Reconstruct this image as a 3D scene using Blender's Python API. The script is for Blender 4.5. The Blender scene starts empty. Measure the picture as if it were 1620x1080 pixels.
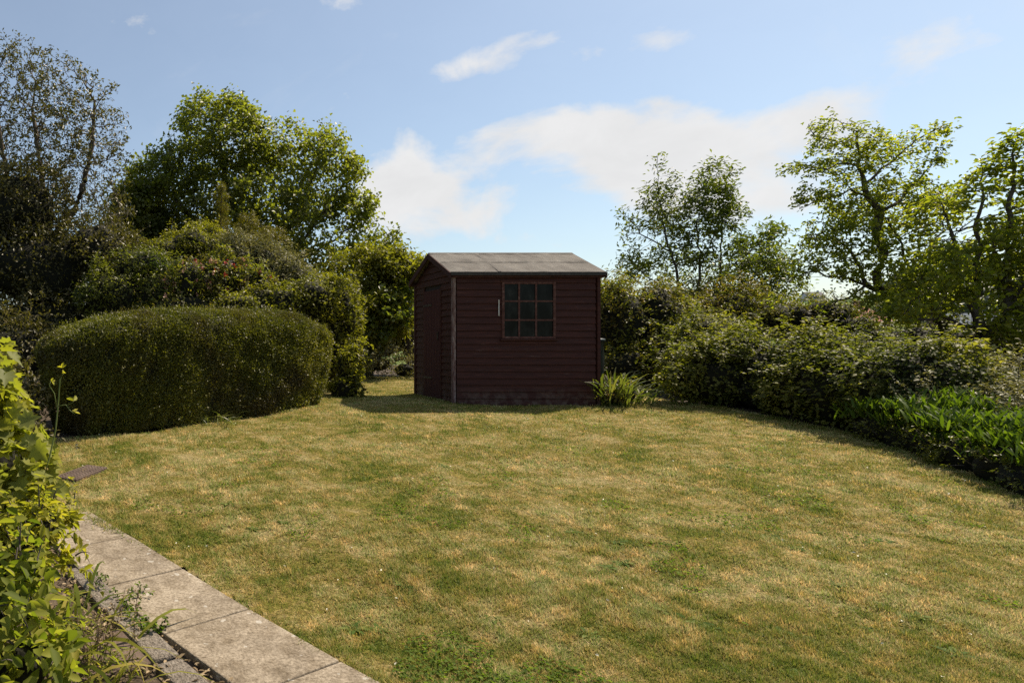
import bpy, math, random
import numpy as np
from mathutils import Vector

random.seed(7)
RNG = np.random.default_rng(7)
D = bpy.data
SC = bpy.context.scene
COL = SC.collection

# ------------------------------------------------------------------ camera
F = 1080.0            # focal length in pixels of the 1620 px wide photograph
CX, CY = 265.0, 540.0 # principal point (the photograph was squared up to the shed front)
CAM_H = 1.4
cam = D.cameras.new('camera'); cam_o = D.objects.new('camera', cam); COL.objects.link(cam_o)
cam_o.location = (0, 0, CAM_H); cam_o.rotation_euler = (math.radians(90), 0, 0)
cam.sensor_width = 36; cam.lens = 36 * F / 1620
cam.shift_x = (810 - CX) / 1620; cam.shift_y = 0
cam.clip_start = 0.05; cam.clip_end = 5000
cam.dof.use_dof = True; cam.dof.focus_distance = 8.5; cam.dof.aperture_fstop = 13
SC.camera = cam_o

# ------------------------------------------------------------------ light
SUN_TO = Vector((1.35, 0.72, 1.95)).normalized()     # towards the sun
elev = math.asin(SUN_TO.z); azim = math.atan2(SUN_TO.x, SUN_TO.y)
sun = D.lights.new('sun', 'SUN'); sun.energy = 5.0; sun.angle = math.radians(0.53); sun.color = (1.0, 0.88, 0.70)
sun_o = D.objects.new('sun', sun); COL.objects.link(sun_o)
sun_o.rotation_euler = (-SUN_TO).to_track_quat('-Z', 'Y').to_euler(); sun_o.location = (20, 10, 30)

W = D.worlds.new('World'); SC.world = W; W.use_nodes = True
SKY_STRENGTH = 0.051
def ramp_w(N, stops):
    r = N.new('ShaderNodeValToRGB'); e = r.color_ramp.elements
    for i, (p, c) in enumerate(stops): e[i].position = p; e[i].color = (c[0] / 20, c[1] / 20, c[2] / 20, 1)
    return r
def build_world():
    nt = W.node_tree; nt.nodes.clear(); N = nt.nodes; L = nt.links
    out = N.new('ShaderNodeOutputWorld'); bg = N.new('ShaderNodeBackground'); bg.inputs[1].default_value = SKY_STRENGTH
    sky = N.new('ShaderNodeTexSky'); sky.sky_type = 'NISHITA'; sky.sun_disc = False
    sky.sun_elevation = elev; sky.sun_rotation = azim; sky.air_density = 1.0; sky.dust_density = 1.0; sky.ozone_density = 1.3
    tc = N.new('ShaderNodeTexCoord')
    sep = N.new('ShaderNodeSeparateXYZ'); L.new(tc.outputs['Generated'], sep.inputs[0])
    def M(op, a, b=None, c=None, clamp=False):
        n = N.new('ShaderNodeMath'); n.operation = op; n.use_clamp = clamp
        for i, v in enumerate((a, b, c)):
            if v is None: continue
            if isinstance(v, (int, float)): n.inputs[i].default_value = v
            else: L.new(v, n.inputs[i])
        return n.outputs[0]
    az = M('ARCTAN2', sep.outputs[0], sep.outputs[1]); el = M('ARCSINE', sep.outputs[2])
    cmb = N.new('ShaderNodeCombineXYZ'); L.new(az, cmb.inputs[0]); L.new(M('MULTIPLY', el, 1.7), cmb.inputs[1])
    def noise(scale, detail, rough, off=0.0, dist=0.0):
        n = N.new('ShaderNodeTexNoise'); n.inputs['Scale'].default_value = scale; n.inputs['Detail'].default_value = detail
        n.inputs['Roughness'].default_value = rough; n.inputs['Distortion'].default_value = dist
        a = N.new('ShaderNodeVectorMath'); a.operation = 'ADD'; a.inputs[1].default_value = (off, off * 1.7, off)
        L.new(cmb.outputs[0], a.inputs[0]); L.new(a.outputs[0], n.inputs['Vector']); return n.outputs[0]
    # cloud banks by compass direction and height above the horizon: px, py, half width, half height, weight
    banks = [(930,205,170,52,1.05),(1010,275,130,60,.95),(1060,215,90,70,.9),(1160,290,120,62,.85),(1210,345,110,45,.6),
             (628,300,80,62,1.1),(700,345,105,48,1.0),(1040,68,120,32,.85),(745,103,105,28,.75),(1280,185,110,45,.85),
             (830,62,50,20,.4),(1205,65,30,22,.4),(1330,260,120,70,.5),(250,70,330,60,.15),(1500,60,260,60,.42),
             (480,190,120,40,.35),(600,120,160,50,.2),(820,385,60,20,.35),(420,20,220,40,.3)]
    tot = None
    for (px, py, rx, ry, w) in banks:
        d = Vector(((px - CX) / F, 1, (CY - py) / F)); dn = d.normalized()
        a0 = math.atan2(dn.x, dn.y); e0 = math.asin(dn.z)
        d2 = Vector(((px + rx - CX) / F, 1, (CY - py) / F)).normalized(); ra = math.atan2(d2.x, d2.y) - a0
        d3 = Vector(((px - CX) / F, 1, (CY - py + ry) / F)).normalized(); re = math.asin(d3.z) - e0
        u = M('DIVIDE', M('SUBTRACT', az, a0), ra); v = M('DIVIDE', M('SUBTRACT', el, e0), re)
        r2 = M('ADD', M('MULTIPLY', u, u), M('MULTIPLY', v, v))
        g = M('MULTIPLY', M('EXPONENT', M('MULTIPLY', r2, -0.9)), w)
        tot = g if tot is None else M('ADD', tot, g)
    tot = M('MINIMUM', tot, 1.15)
    n1 = noise(7, 8, .58, 3.1, .35); n2 = noise(22, 6, .6, 9.0, .2)
    dens = M('ADD', tot, M('MULTIPLY', M('SUBTRACT', n1, .5), 2.3)); dens = M('ADD', dens, M('MULTIPLY', M('SUBTRACT', n2, .5), .55))
    mr = N.new('ShaderNodeMapRange'); mr.interpolation_type = 'SMOOTHSTEP'; L.new(dens, mr.inputs[0])
    mr.inputs[1].default_value = .25; mr.inputs[2].default_value = 1.05; mr.inputs[3].default_value = 0.0; mr.inputs[4].default_value = .95
    # thin high veil
    veil = M('MULTIPLY', M('SUBTRACT', noise(2.4, 6, .6, 14.0, .6), .40, clamp=True), 1.1, clamp=True)
    fac = M('MAXIMUM', mr.outputs[0], M('MAXIMUM', veil, .17))
    cl = N.new('ShaderNodeMix'); cl.data_type = 'RGBA'
    tint = N.new('ShaderNodeMix'); tint.data_type = 'RGBA'; tint.blend_type = 'MULTIPLY'; tint.inputs[0].default_value = 1
    L.new(sky.outputs[0], tint.inputs[6]); tint.inputs[7].default_value = SKY_TINT
    L.new(tint.outputs[2], cl.inputs[6])
    cs = ramp_w(N, [(.35, tuple(c * .93 for c in CLOUD[:3])), (.62, CLOUD[:3])]); L.new(noise(9, 6, .6, 21.0, .5), cs.inputs[0]); vm = N.new('ShaderNodeVectorMath'); vm.operation = 'SCALE'; vm.inputs['Scale'].default_value = 20; L.new(cs.outputs[0], vm.inputs[0]); L.new(vm.outputs[0], cl.inputs[7])
    L.new(fac, cl.inputs[0]); L.new(cl.outputs[2], bg.inputs[0]); L.new(bg.outputs[0], out.inputs[0])
SKY_TINT = (1.52, 1.63, 1.62, 1)
CLOUD = (10.8, 10.7, 10.6, 1)
build_world()
SC.view_settings.view_transform = 'Standard'; SC.view_settings.look = 'None'
SC.view_settings.exposure = 0.65; SC.view_settings.gamma = 1; SC.view_settings.use_curve_mapping = False
SC.render.engine = 'CYCLES'
SC.cycles.max_bounces = 6; SC.cycles.diffuse_bounces = 3; SC.cycles.glossy_bounces = 2; SC.cycles.transmission_bounces = 4
SC.cycles.caustics_reflective = False; SC.cycles.caustics_refractive = False
SC.cycles.use_denoising = False; SC.cycles.use_adaptive_sampling = False

# ------------------------------------------------------------------ terrain and picture-to-place helpers
def sstep(a, b, x):
    t = np.clip((x - a) / (b - a), 0, 1); return t * t * (3 - 2 * t)
def ground(x, y):
    x = np.asarray(x, float); y = np.asarray(y, float)
    s = .075
    z = s * (np.log1p(np.exp((y - 2.8) * 3)) / 3) - (s - .02) * (np.log1p(np.exp((y - 9.7) * 3)) / 3)
    z = np.minimum(z, .62 + 0 * z)
    far = np.hypot(x, np.maximum(y, 0))
    z = z - 11 * sstep(24, 110, far)
    z = z + 55 * sstep(130, 480, far) * (0.85 + .15 * np.sin(x / 90.0 + 1)) 
    und = .018 * np.sin(x * 1.3 + .5) * np.sin(y * 1.1 + 1) + .008 * np.sin(x * 3.1 + y * 2.3)
    return z + und * (1 - sstep(2.5, 5.0, -x * 0 + 5.0 - np.clip(y, 0, 5)) * 1.0)
def g1(x, y): return float(ground(x, y))
def at(px, py, Y): return Vector(((px - CX) / F * Y, Y, CAM_H + (CY - py) / F * Y))
def gp(px, py):
    lo, hi = 1.0, 30.0
    for Y in np.linspace(1.2, 25, 2400):
        p = at(px, py, Y)
        if p.z <= g1(p.x, p.y): return Vector((p.x, p.y, g1(p.x, p.y)))
    return Vector((p.x, p.y, g1(p.x, p.y)))

# ------------------------------------------------------------------ mesh helpers
def fast_mesh(name, verts, faces, rnd=None):
    """faces: list of int arrays (M,k)"""
    me = D.meshes.new(name)
    verts = np.ascontiguousarray(verts, dtype=np.float32)
    if not isinstance(faces, list): faces = [faces]
    faces = [f for f in faces if len(f)]
    me.vertices.add(len(verts)); me.vertices.foreach_set('co', verts.ravel())
    nl = sum(f.size for f in faces); npoly = sum(len(f) for f in faces)
    me.loops.add(nl); me.polygons.add(npoly)
    idx = np.concatenate([f.ravel() for f in faces]).astype(np.int32)
    starts = []; s = 0
    for f in faces:
        starts.append(s + np.arange(len(f)) * f.shape[1]); s += f.size
    me.loops.foreach_set('vertex_index', idx)
    me.polygons.foreach_set('loop_start', np.concatenate(starts).astype(np.int32))
    me.update(calc_edges=True)
    if rnd is not None:
        a = me.attributes.new('rnd', 'FLOAT', 'POINT'); a.data.foreach_set('value', np.ascontiguousarray(rnd, dtype=np.float32))
    return me
def link(name, me, mat=None, parent=None, smooth=False, loc=None):
    o = D.objects.new(name, me); COL.objects.link(o)
    if mat: me.materials.append(mat)
    if parent: o.parent = parent
    if smooth: me.shade_smooth()
    if loc is not None: o.location = loc
    return o
def tag(o, label=None, cat=None, group=None, kind=None):
    if label: o['label'] = label
    if cat: o['category'] = cat
    if group: o['group'] = group
    if kind: o['kind'] = kind
    return o
def empty(name, loc, label, cat, group=None):
    o = D.objects.new(name, None); COL.objects.link(o); o.location = loc; o.empty_display_size = .2
    return tag(o, label, cat, group)
def rootlink(name, verts, faces, mat, root, rnd=None, smooth=False):
    """world-space verts put under root (kept relative to its location)"""
    v = np.asarray(verts, float)
    if root is not None: v = v - np.array(root.location)
    return link(name, fast_mesh(name, v, faces, rnd), mat, root, smooth)
class MB:
    def __init__(s): s.v = []; s.f = []
    def box(s, lo, hi, M=None):
        n = len(s.v)
        for z in (lo[2], hi[2]):
            for (x, y) in ((lo[0], lo[1]), (hi[0], lo[1]), (hi[0], hi[1]), (lo[0], hi[1])):
                s.v.append((x, y, z))
        s.f += [[n+a for a in q] for q in ((0,3,2,1),(4,5,6,7),(0,1,5,4),(1,2,6,5),(2,3,7,6),(3,0,4,7))]
    def poly(s, pts, f):
        n = len(s.v); s.v += [tuple(p) for p in pts]; s.f += [[n+a for a in q] for q in f]
    def prism(s, pts, d):
        """pts: planar polygon (3D), extruded by vector d"""
        n = len(s.v); k = len(pts); d = Vector(d)
        s.v += [tuple(p) for p in pts] + [tuple(Vector(p) + d) for p in pts]
        s.f += [list(range(n + k - 1, n - 1, -1)), list(range(n + k, n + 2 * k))] + [[n+i, n+(i+1) % k, n+k+(i+1) % k, n+k+i] for i in range(k)]
    def tube(s, pts, rad, k=8, cap=True):
        pts = [Vector(p) for p in pts]; n0 = len(s.v)
        if not hasattr(rad, '__len__'): rad = [rad] * len(pts)
        for i, p in enumerate(pts):
            t = (pts[min(i+1, len(pts)-1)] - pts[max(i-1, 0)]).normalized()
            ref = Vector((0, 0, 1)) if abs(t.z) < .9 else Vector((1, 0, 0))
            a = t.cross(ref).normalized(); b = t.cross(a)
            for j in range(k):
                w = 2 * math.pi * j / k
                s.v.append(tuple(p + (a * math.cos(w) + b * math.sin(w)) * rad[i]))
        for i in range(len(pts) - 1):
            for j in range(k):
                s.f.append([n0+i*k+j, n0+i*k+(j+1) % k, n0+(i+1)*k+(j+1) % k, n0+(i+1)*k+j])
        if cap:
            s.f.append([n0+j for j in range(k)][::-1]); e = n0 + (len(pts)-1)*k; s.f.append([e+j for j in range(k)])
    def build(s, name, mat, parent=None, bevel=0, smooth=False, M=None):
        me = D.meshes.new(name); v = s.v
        if M is not None: v = [tuple(M @ Vector(p)) for p in v]
        if parent is not None and M is None:
            pl = parent.location if parent.parent is None else parent.parent.location
        me.from_pydata(v, [], s.f); me.update()
        o = link(name, me, mat, parent, smooth)
        if bevel:
            b = o.modifiers.new('bevel', 'BEVEL'); b.width = bevel; b.segments = 2; b.limit_method = 'ANGLE'
        return o

def wnoise(p, freq, seed, n=7):
    r = np.random.default_rng(seed); p = np.asarray(p)
    k = r.normal(size=(n, 3)) * freq; ph = r.uniform(0, 6.28, n)
    return np.sin(p @ k.T + ph).mean(axis=1) * 1.6
def nrm(a): return a / (np.linalg.norm(a, axis=-1, keepdims=True) + 1e-9)

# ------------------------------------------------------------------ materials
def mat_new(name):
    m = D.materials.new(name); m.use_nodes = True; nt = m.node_tree; nt.nodes.clear()
    return m, nt, nt.nodes, nt.links
def ramp(N, stops, interp='LINEAR'):
    r = N.new('ShaderNodeValToRGB'); r.color_ramp.interpolation = interp
    e = r.color_ramp.elements
    while len(e) < len(stops): e.new(.5)
    for i, (p, c) in enumerate(stops): e[i].position = p; e[i].color = (*c, 1)
    return r
def leaf_mat(name, cols, trans=.4, tcol=(1.5, 1.7, .6), rough=.45, spec=.4, patch=None, pscale=2.0):
    m, nt, N, L = mat_new(name)
    at_ = N.new('ShaderNodeAttribute'); at_.attribute_name = 'rnd'
    n = len(cols)
    r = ramp(N, [(i / (n - 1), (c[0] * 1.07, c[1], c[2] * .8)) for i, c in enumerate(cols)]); L.new(at_.outputs['Fac'], r.inputs[0])
    col = r.outputs[0]
    if patch:
        tc = N.new('ShaderNodeTexCoord'); nz = N.new('ShaderNodeTexNoise'); nz.inputs['Scale'].default_value = pscale; nz.inputs['Detail'].default_value = 3
        L.new(tc.outputs['Object'], nz.inputs['Vector'])
        mr = N.new('ShaderNodeMapRange'); L.new(nz.outputs[0], mr.inputs[0]); mr.inputs[1].default_value = .47; mr.inputs[2].default_value = .68
        mx = N.new('ShaderNodeMix'); mx.data_type = 'RGBA'; L.new(mr.outputs[0], mx.inputs[0]); L.new(col, mx.inputs[6]); mx.inputs[7].default_value = (*patch, 1)
        col = mx.outputs[2]
    p = N.new('ShaderNodeBsdfPrincipled'); p.inputs['Roughness'].default_value = rough; p.inputs['Specular IOR Level'].default_value = spec
    L.new(col, p.inputs['Base Color'])
    t = N.new('ShaderNodeBsdfTranslucent')
    tm = N.new('ShaderNodeMix'); tm.data_type = 'RGBA'; tm.blend_type = 'MULTIPLY'; tm.inputs[0].default_value = 1
    L.new(col, tm.inputs[6]); tm.inputs[7].default_value = (*tcol, 1); L.new(tm.outputs[2], t.inputs[0])
    mx = N.new('ShaderNodeMixShader'); mx.inputs[0].default_value = trans; L.new(p.outputs[0], mx.inputs[1]); L.new(t.outputs[0], mx.inputs[2])
    o = N.new('ShaderNodeOutputMaterial'); L.new(mx.outputs[0], o.inputs[0]); return m
def noise_mat(name, stops, scale=8, detail=6, rough=.85, bump=.0, bscale=40, stretch=(1, 1, 1), spec=.2, rnd=0.0):
    m, nt, N, L = mat_new(name)
    tc = N.new('ShaderNodeTexCoord'); mp = N.new('ShaderNodeMapping'); mp.inputs['Scale'].default_value = stretch
    L.new(tc.outputs['Object'], mp.inputs[0])
    nz = N.new('ShaderNodeTexNoise'); nz.inputs['Scale'].default_value = scale; nz.inputs['Detail'].default_value = detail; nz.inputs['Roughness'].default_value = .65
    L.new(mp.outputs[0], nz.inputs['Vector'])
    r = ramp(N, stops); L.new(nz.outputs[0], r.inputs[0])
    p = N.new('ShaderNodeBsdfPrincipled'); p.inputs['Roughness'].default_value = rough; p.inputs['Specular IOR Level'].default_value = spec
    L.new(r.outputs[0], p.inputs['Base Color'])
    if bump:
        n2 = N.new('ShaderNodeTexNoise'); n2.inputs['Scale'].default_value = bscale; n2.inputs['Detail'].default_value = 5; L.new(mp.outputs[0], n2.inputs['Vector'])
        b = N.new('ShaderNodeBump'); b.inputs['Strength'].default_value = bump; b.inputs['Distance'].default_value = .02
        L.new(n2.outputs[0], b.inputs['Height']); L.new(b.outputs[0], p.inputs['Normal'])
    o = N.new('ShaderNodeOutputMaterial'); L.new(p.outputs[0], o.inputs[0]); return m

# one colour recipe for the dry lawn, shared by the turf sheet and the blades on it
def lawn_group():
    g = D.node_groups.new('lawn_colour', 'ShaderNodeTree')
    g.interface.new_socket('Color', in_out='OUTPUT', socket_type='NodeSocketColor')
    N = g.nodes; L = g.links
    go = N.new('NodeGroupOutput'); geo = N.new('ShaderNodeNewGeometry')
    def nz(scale, detail, rough, st=(1, 1, 0), dist=0, off=(0, 0, 0)):
        mp = N.new('ShaderNodeMapping'); mp.inputs['Scale'].default_value = st; mp.inputs['Location'].default_value = off; L.new(geo.outputs['Position'], mp.inputs[0])
        n = N.new('ShaderNodeTexNoise'); n.inputs['Scale'].default_value = scale; n.inputs['Detail'].default_value = detail
        n.inputs['Roughness'].default_value = rough; n.inputs['Distortion'].default_value = dist; L.new(mp.outputs[0], n.inputs['Vector']); return n.outputs[0]
    a = nz(1.15, 9, .74, (.8, 1.1, 0), .5); b = nz(4.5, 6, .7, off=(3, 7, 0)); c = nz(1.7, 7, .65, (1, 1, 0), .5, (11, 2, 0))
    a2 = N.new('ShaderNodeMath'); a2.operation = 'MULTIPLY_ADD'; L.new(nz(17, 5, .7, off=(1, 4, 0)), a2.inputs[0]); a2.inputs[1].default_value = .42; L.new(a, a2.inputs[2]); a2 = a2.outputs[0]
    s = N.new('ShaderNodeMath'); s.operation = 'MULTIPLY_ADD'; L.new(b, s.inputs[0]); s.inputs[1].default_value = .75
    L.new(a2, s.inputs[2])
    s0 = s; s = N.new('ShaderNodeMapRange'); L.new(s0.outputs[0], s.inputs[0]); s.inputs[1].default_value = .74; s.inputs[2].default_value = 1.27
    r = ramp(N, [(.28, G_GREEN), (.45, G_OLIVE), (.62, G_TAN), (.85, G_STRAW)]); L.new(s.outputs[0], r.inputs[0])
    # orange-brown scorched patches
    mr = N.new('ShaderNodeMapRange'); L.new(c, mr.inputs[0]); mr.inputs[1].default_value = .54; mr.inputs[2].default_value = .74; mr.inputs[4].default_value = .6
    mx = N.new('ShaderNodeMix'); mx.data_type = 'RGBA'; L.new(mr.outputs[0], mx.inputs[0]); L.new(r.outputs[0], mx.inputs[6]); mx.inputs[7].default_value = (*G_RUST, 1)
    L.new(mx.outputs[2], go.inputs[0]); return g
G_GREEN = (.170, .198, .036); G_OLIVE = (.268, .252, .064); G_TAN = (.375, .308, .115); G_STRAW = (.50, .425, .225); G_RUST = (.365, .262, .098)
LG = lawn_group()
def lawn_mats():
    m, nt, N, L = mat_new('lawn_turf')
    g = N.new('ShaderNodeGroup'); g.node_tree = LG
    geo = N.new('ShaderNodeNewGeometry')
    f = N.new('ShaderNodeTexNoise'); f.inputs['Scale'].default_value = 55; f.inputs['Detail'].default_value = 6; f.inputs['Roughness'].default_value = .75; L.new(geo.outputs['Position'], f.inputs['Vector'])
    r = ramp(N, [(.38, (.15, .13, .10)), (.64, (.85, .8, .72))]); L.new(f.outputs[0], r.inputs[0])  # turf darkened in specks: shade between the blades put into its colour
    mu = N.new('ShaderNodeMix'); mu.data_type = 'RGBA'; mu.blend_type = 'MULTIPLY'; mu.inputs[0].default_value = 1; L.new(g.outputs[0], mu.inputs[6]); L.new(r.outputs[0], mu.inputs[7])
    p = N.new('ShaderNodeBsdfPrincipled'); p.inputs['Roughness'].default_value = .95; p.inputs['Specular IOR Level'].default_value = .05; L.new(mu.outputs[2], p.inputs['Base Color'])
    b = N.new('ShaderNodeBump'); b.inputs['Strength'].default_value = .7; b.inputs['Distance'].default_value = .015; L.new(f.outputs[0], b.inputs['Height']); L.new(b.outputs[0], p.inputs['Normal'])
    o = N.new('ShaderNodeOutputMaterial'); L.new(p.outputs[0], o.inputs[0])
    m2, nt, N, L = mat_new('grass_blades')
    g = N.new('ShaderNodeGroup'); g.node_tree = LG
    at_ = N.new('ShaderNodeAttribute'); at_.attribute_name = 'rnd'
    r = ramp(N, [(0, (.30, .52, .20)), (.3, (.66, .88, .45)), (.6, (1.0, 1.0, .9)), (.8, (1.45, 1.25, 1.1)), (1, (2.4, 2.0, 1.8))]); L.new(at_.outputs['Fac'], r.inputs[0])
    mu = N.new('ShaderNodeMix'); mu.data_type = 'RGBA'; mu.blend_type = 'MULTIPLY'; mu.inputs[0].default_value = 1; L.new(g.outputs[0], mu.inputs[6]); L.new(r.outputs[0], mu.inputs[7])
    p = N.new('ShaderNodeBsdfPrincipled'); p.inputs['Roughness'].default_value = .6; p.inputs['Specular IOR Level'].default_value = .2; L.new(mu.outputs[2], p.inputs['Base Color'])
    t = N.new('ShaderNodeBsdfTranslucent'); L.new(mu.outputs[2], t.inputs[0])
    ms = N.new('ShaderNodeMixShader'); ms.inputs[0].default_value = .4; L.new(p.outputs[0], ms.inputs[1]); L.new(t.outputs[0], ms.inputs[2])
    o = N.new('ShaderNodeOutputMaterial'); L.new(ms.outputs[0], o.inputs[0])
    return m, m2
M_TURF, M_BLADE = lawn_mats()
M_BARK = noise_mat('bark_dark', [(.3, (.035, .028, .022)), (.7, (.12, .10, .085))], 14, stretch=(1, 1, .3), bump=.6, bscale=30)
M_BARK_GREY = noise_mat('bark_grey', [(.3, (.06, .046, .034)), (.7, (.16, .125, .095))], 14, stretch=(1, 1, .3), bump=.4, bscale=30)
M_CORE = noise_mat('dark_filler_core', [(.3, (.005, .005, .003)), (.7, (.018, .017, .008))], 20, bump=.8, bscale=30)  # near-black stuff for the solid cores that keep light out of foliage
M_SOIL = noise_mat('garden_soil', [(.3, (.035, .025, .016)), (.7, (.12, .088, .06))], 12, bump=.8, bscale=60)

# ------------------------------------------------------------------ ground
def far_mat():
    m, nt, N, L = mat_new('countryside')
    geo = N.new('ShaderNodeNewGeometry')
    n = N.new('ShaderNodeTexNoise'); n.inputs['Scale'].default_value = .018; n.inputs['Detail'].default_value = 4; L.new(geo.outputs['Position'], n.inputs['Vector'])
    r = ramp(N, [(.4, (.05, .075, .02)), (.52, (.10, .15, .04)), (.6, (.16, .19, .07))]); L.new(n.outputs[0], r.inputs[0])
    p = N.new('ShaderNodeBsdfPrincipled'); p.inputs['Roughness'].default_value = .95; p.inputs['Specular IOR Level'].default_value = .05; L.new(r.outputs[0], p.inputs['Base Color'])
    o = N.new('ShaderNodeOutputMaterial'); L.new(p.outputs[0], o.inputs[0]); return m
def grid(xs, ys, dz=0.0):
    X, Y = np.meshgrid(xs, ys); Z = ground(X, Y) + dz
    v = np.stack([X.ravel(), Y.ravel(), Z.ravel()], 1); nx = len(xs); ny = len(ys)
    i = np.arange(nx - 1)[None, :] + np.arange(ny - 1)[:, None] * nx
    f = np.stack([i, i + 1, i + 1 + nx, i + nx], -1).reshape(-1, 4)
    return v, f
def spread(a, b, n, c, w):
    t = np.linspace(0, 1, n); return t
xs = np.concatenate([-np.geomspace(900, 10, 40), np.linspace(-9.8, 26, 180), np.geomspace(26.5, 1500, 60)])
ys = np.concatenate([-np.geomspace(300, 4, 12), np.linspace(-3.8, 26, 160), np.geomspace(26.5, 1400, 70)])
v, f = grid(xs, ys, -.03)
gr = link('ground', fast_mesh('ground', v, f), far_mat(), smooth=True); tag(gr, kind='structure')
# soil of the garden beds
v, f = grid(np.linspace(-9, 24, 170), np.linspace(-3, 24, 150), -.012)
so = link('soil', fast_mesh('soil', v, f), M_SOIL, smooth=True); tag(so, kind='structure')

# lawn outline (clockwise), from ground points seen in the photograph
LAWN_PX = [(580,1078),(400,968),(293,903),(207,853),(120,822),(60,770),(50,700),(250,685),(400,660),(470,650),(470,622),(520,612)]
lawn_poly = [gp(*p).to_2d() for p in LAWN_PX]
path_dir = (lawn_poly[0] - lawn_poly[2]).normalized()
lawn_poly = [lawn_poly[0] + path_dir * 4.0] + lawn_poly[1:]
lawn_poly += [Vector((at(548, 600, 14.6).x, 14.8)), Vector((at(690, 600, 15).x, 15.2)), Vector((7.2, 14.5)), Vector((7.4, 11.2))]
BANK_PX = [(1030,640),(1100,648),(1290,688),(1440,735),(1620,800)]
bank = [gp(*p).to_2d() for p in BANK_PX]
lawn_poly += [b + Vector((.42, .1)) for b in bank]
lawn_poly += [Vector((7.6, 1.0)), Vector((7.6, -3))]
LP = np.array([(p.x, p.y) for p in lawn_poly])
def inside(P, poly):
    x, y = P[:, 0], P[:, 1]; r = np.zeros(len(P), bool); n = len(poly)
    for i in range(n):
        x1, y1 = poly[i]; x2, y2 = poly[(i + 1) % n]
        c = ((y1 > y) != (y2 > y)) & (x < (x2 - x1) * (y - y1) / (y2 - y1 + 1e-12) + x1); r ^= c
    return r
def poly_sheet(name, poly, dz, mat, step=.12, wob=0.03):
    """fine grid clipped to the outline"""
    lo = poly.min(0); hi = poly.max(0)
    xs = np.arange(lo[0], hi[0] + step, step); ys = np.arange(lo[1], hi[1] + step, step)
    X, Y = np.meshgrid(xs, ys)
    und = .012 * np.sin(X * 5 + 1.3 * np.sin(Y * 3)) * np.sin(Y * 4.1)
    Z = ground(X, Y) + dz + und * .5
    v = np.stack([X.ravel(), Y.ravel(), Z.ravel()], 1); nx = len(xs)
    i = np.arange(nx - 1)[None, :] + np.arange(len(ys) - 1)[:, None] * nx
    f = np.stack([i, i + 1, i + 1 + nx, i + nx], -1).reshape(-1, 4)
    c = v[f].mean(1); k = inside(c[:, :2] + np.stack([wnoise(c, 3, 1), wnoise(c, 3, 2), 0 * c[:, 0]], 1)[:, :2] * wob, poly)
    return link(name, fast_mesh(name, v, f[k]), mat, smooth=True)
lawn = poly_sheet('lawn', LP, .012, M_TURF, .06, .02); tag(lawn, kind='structure')

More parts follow.
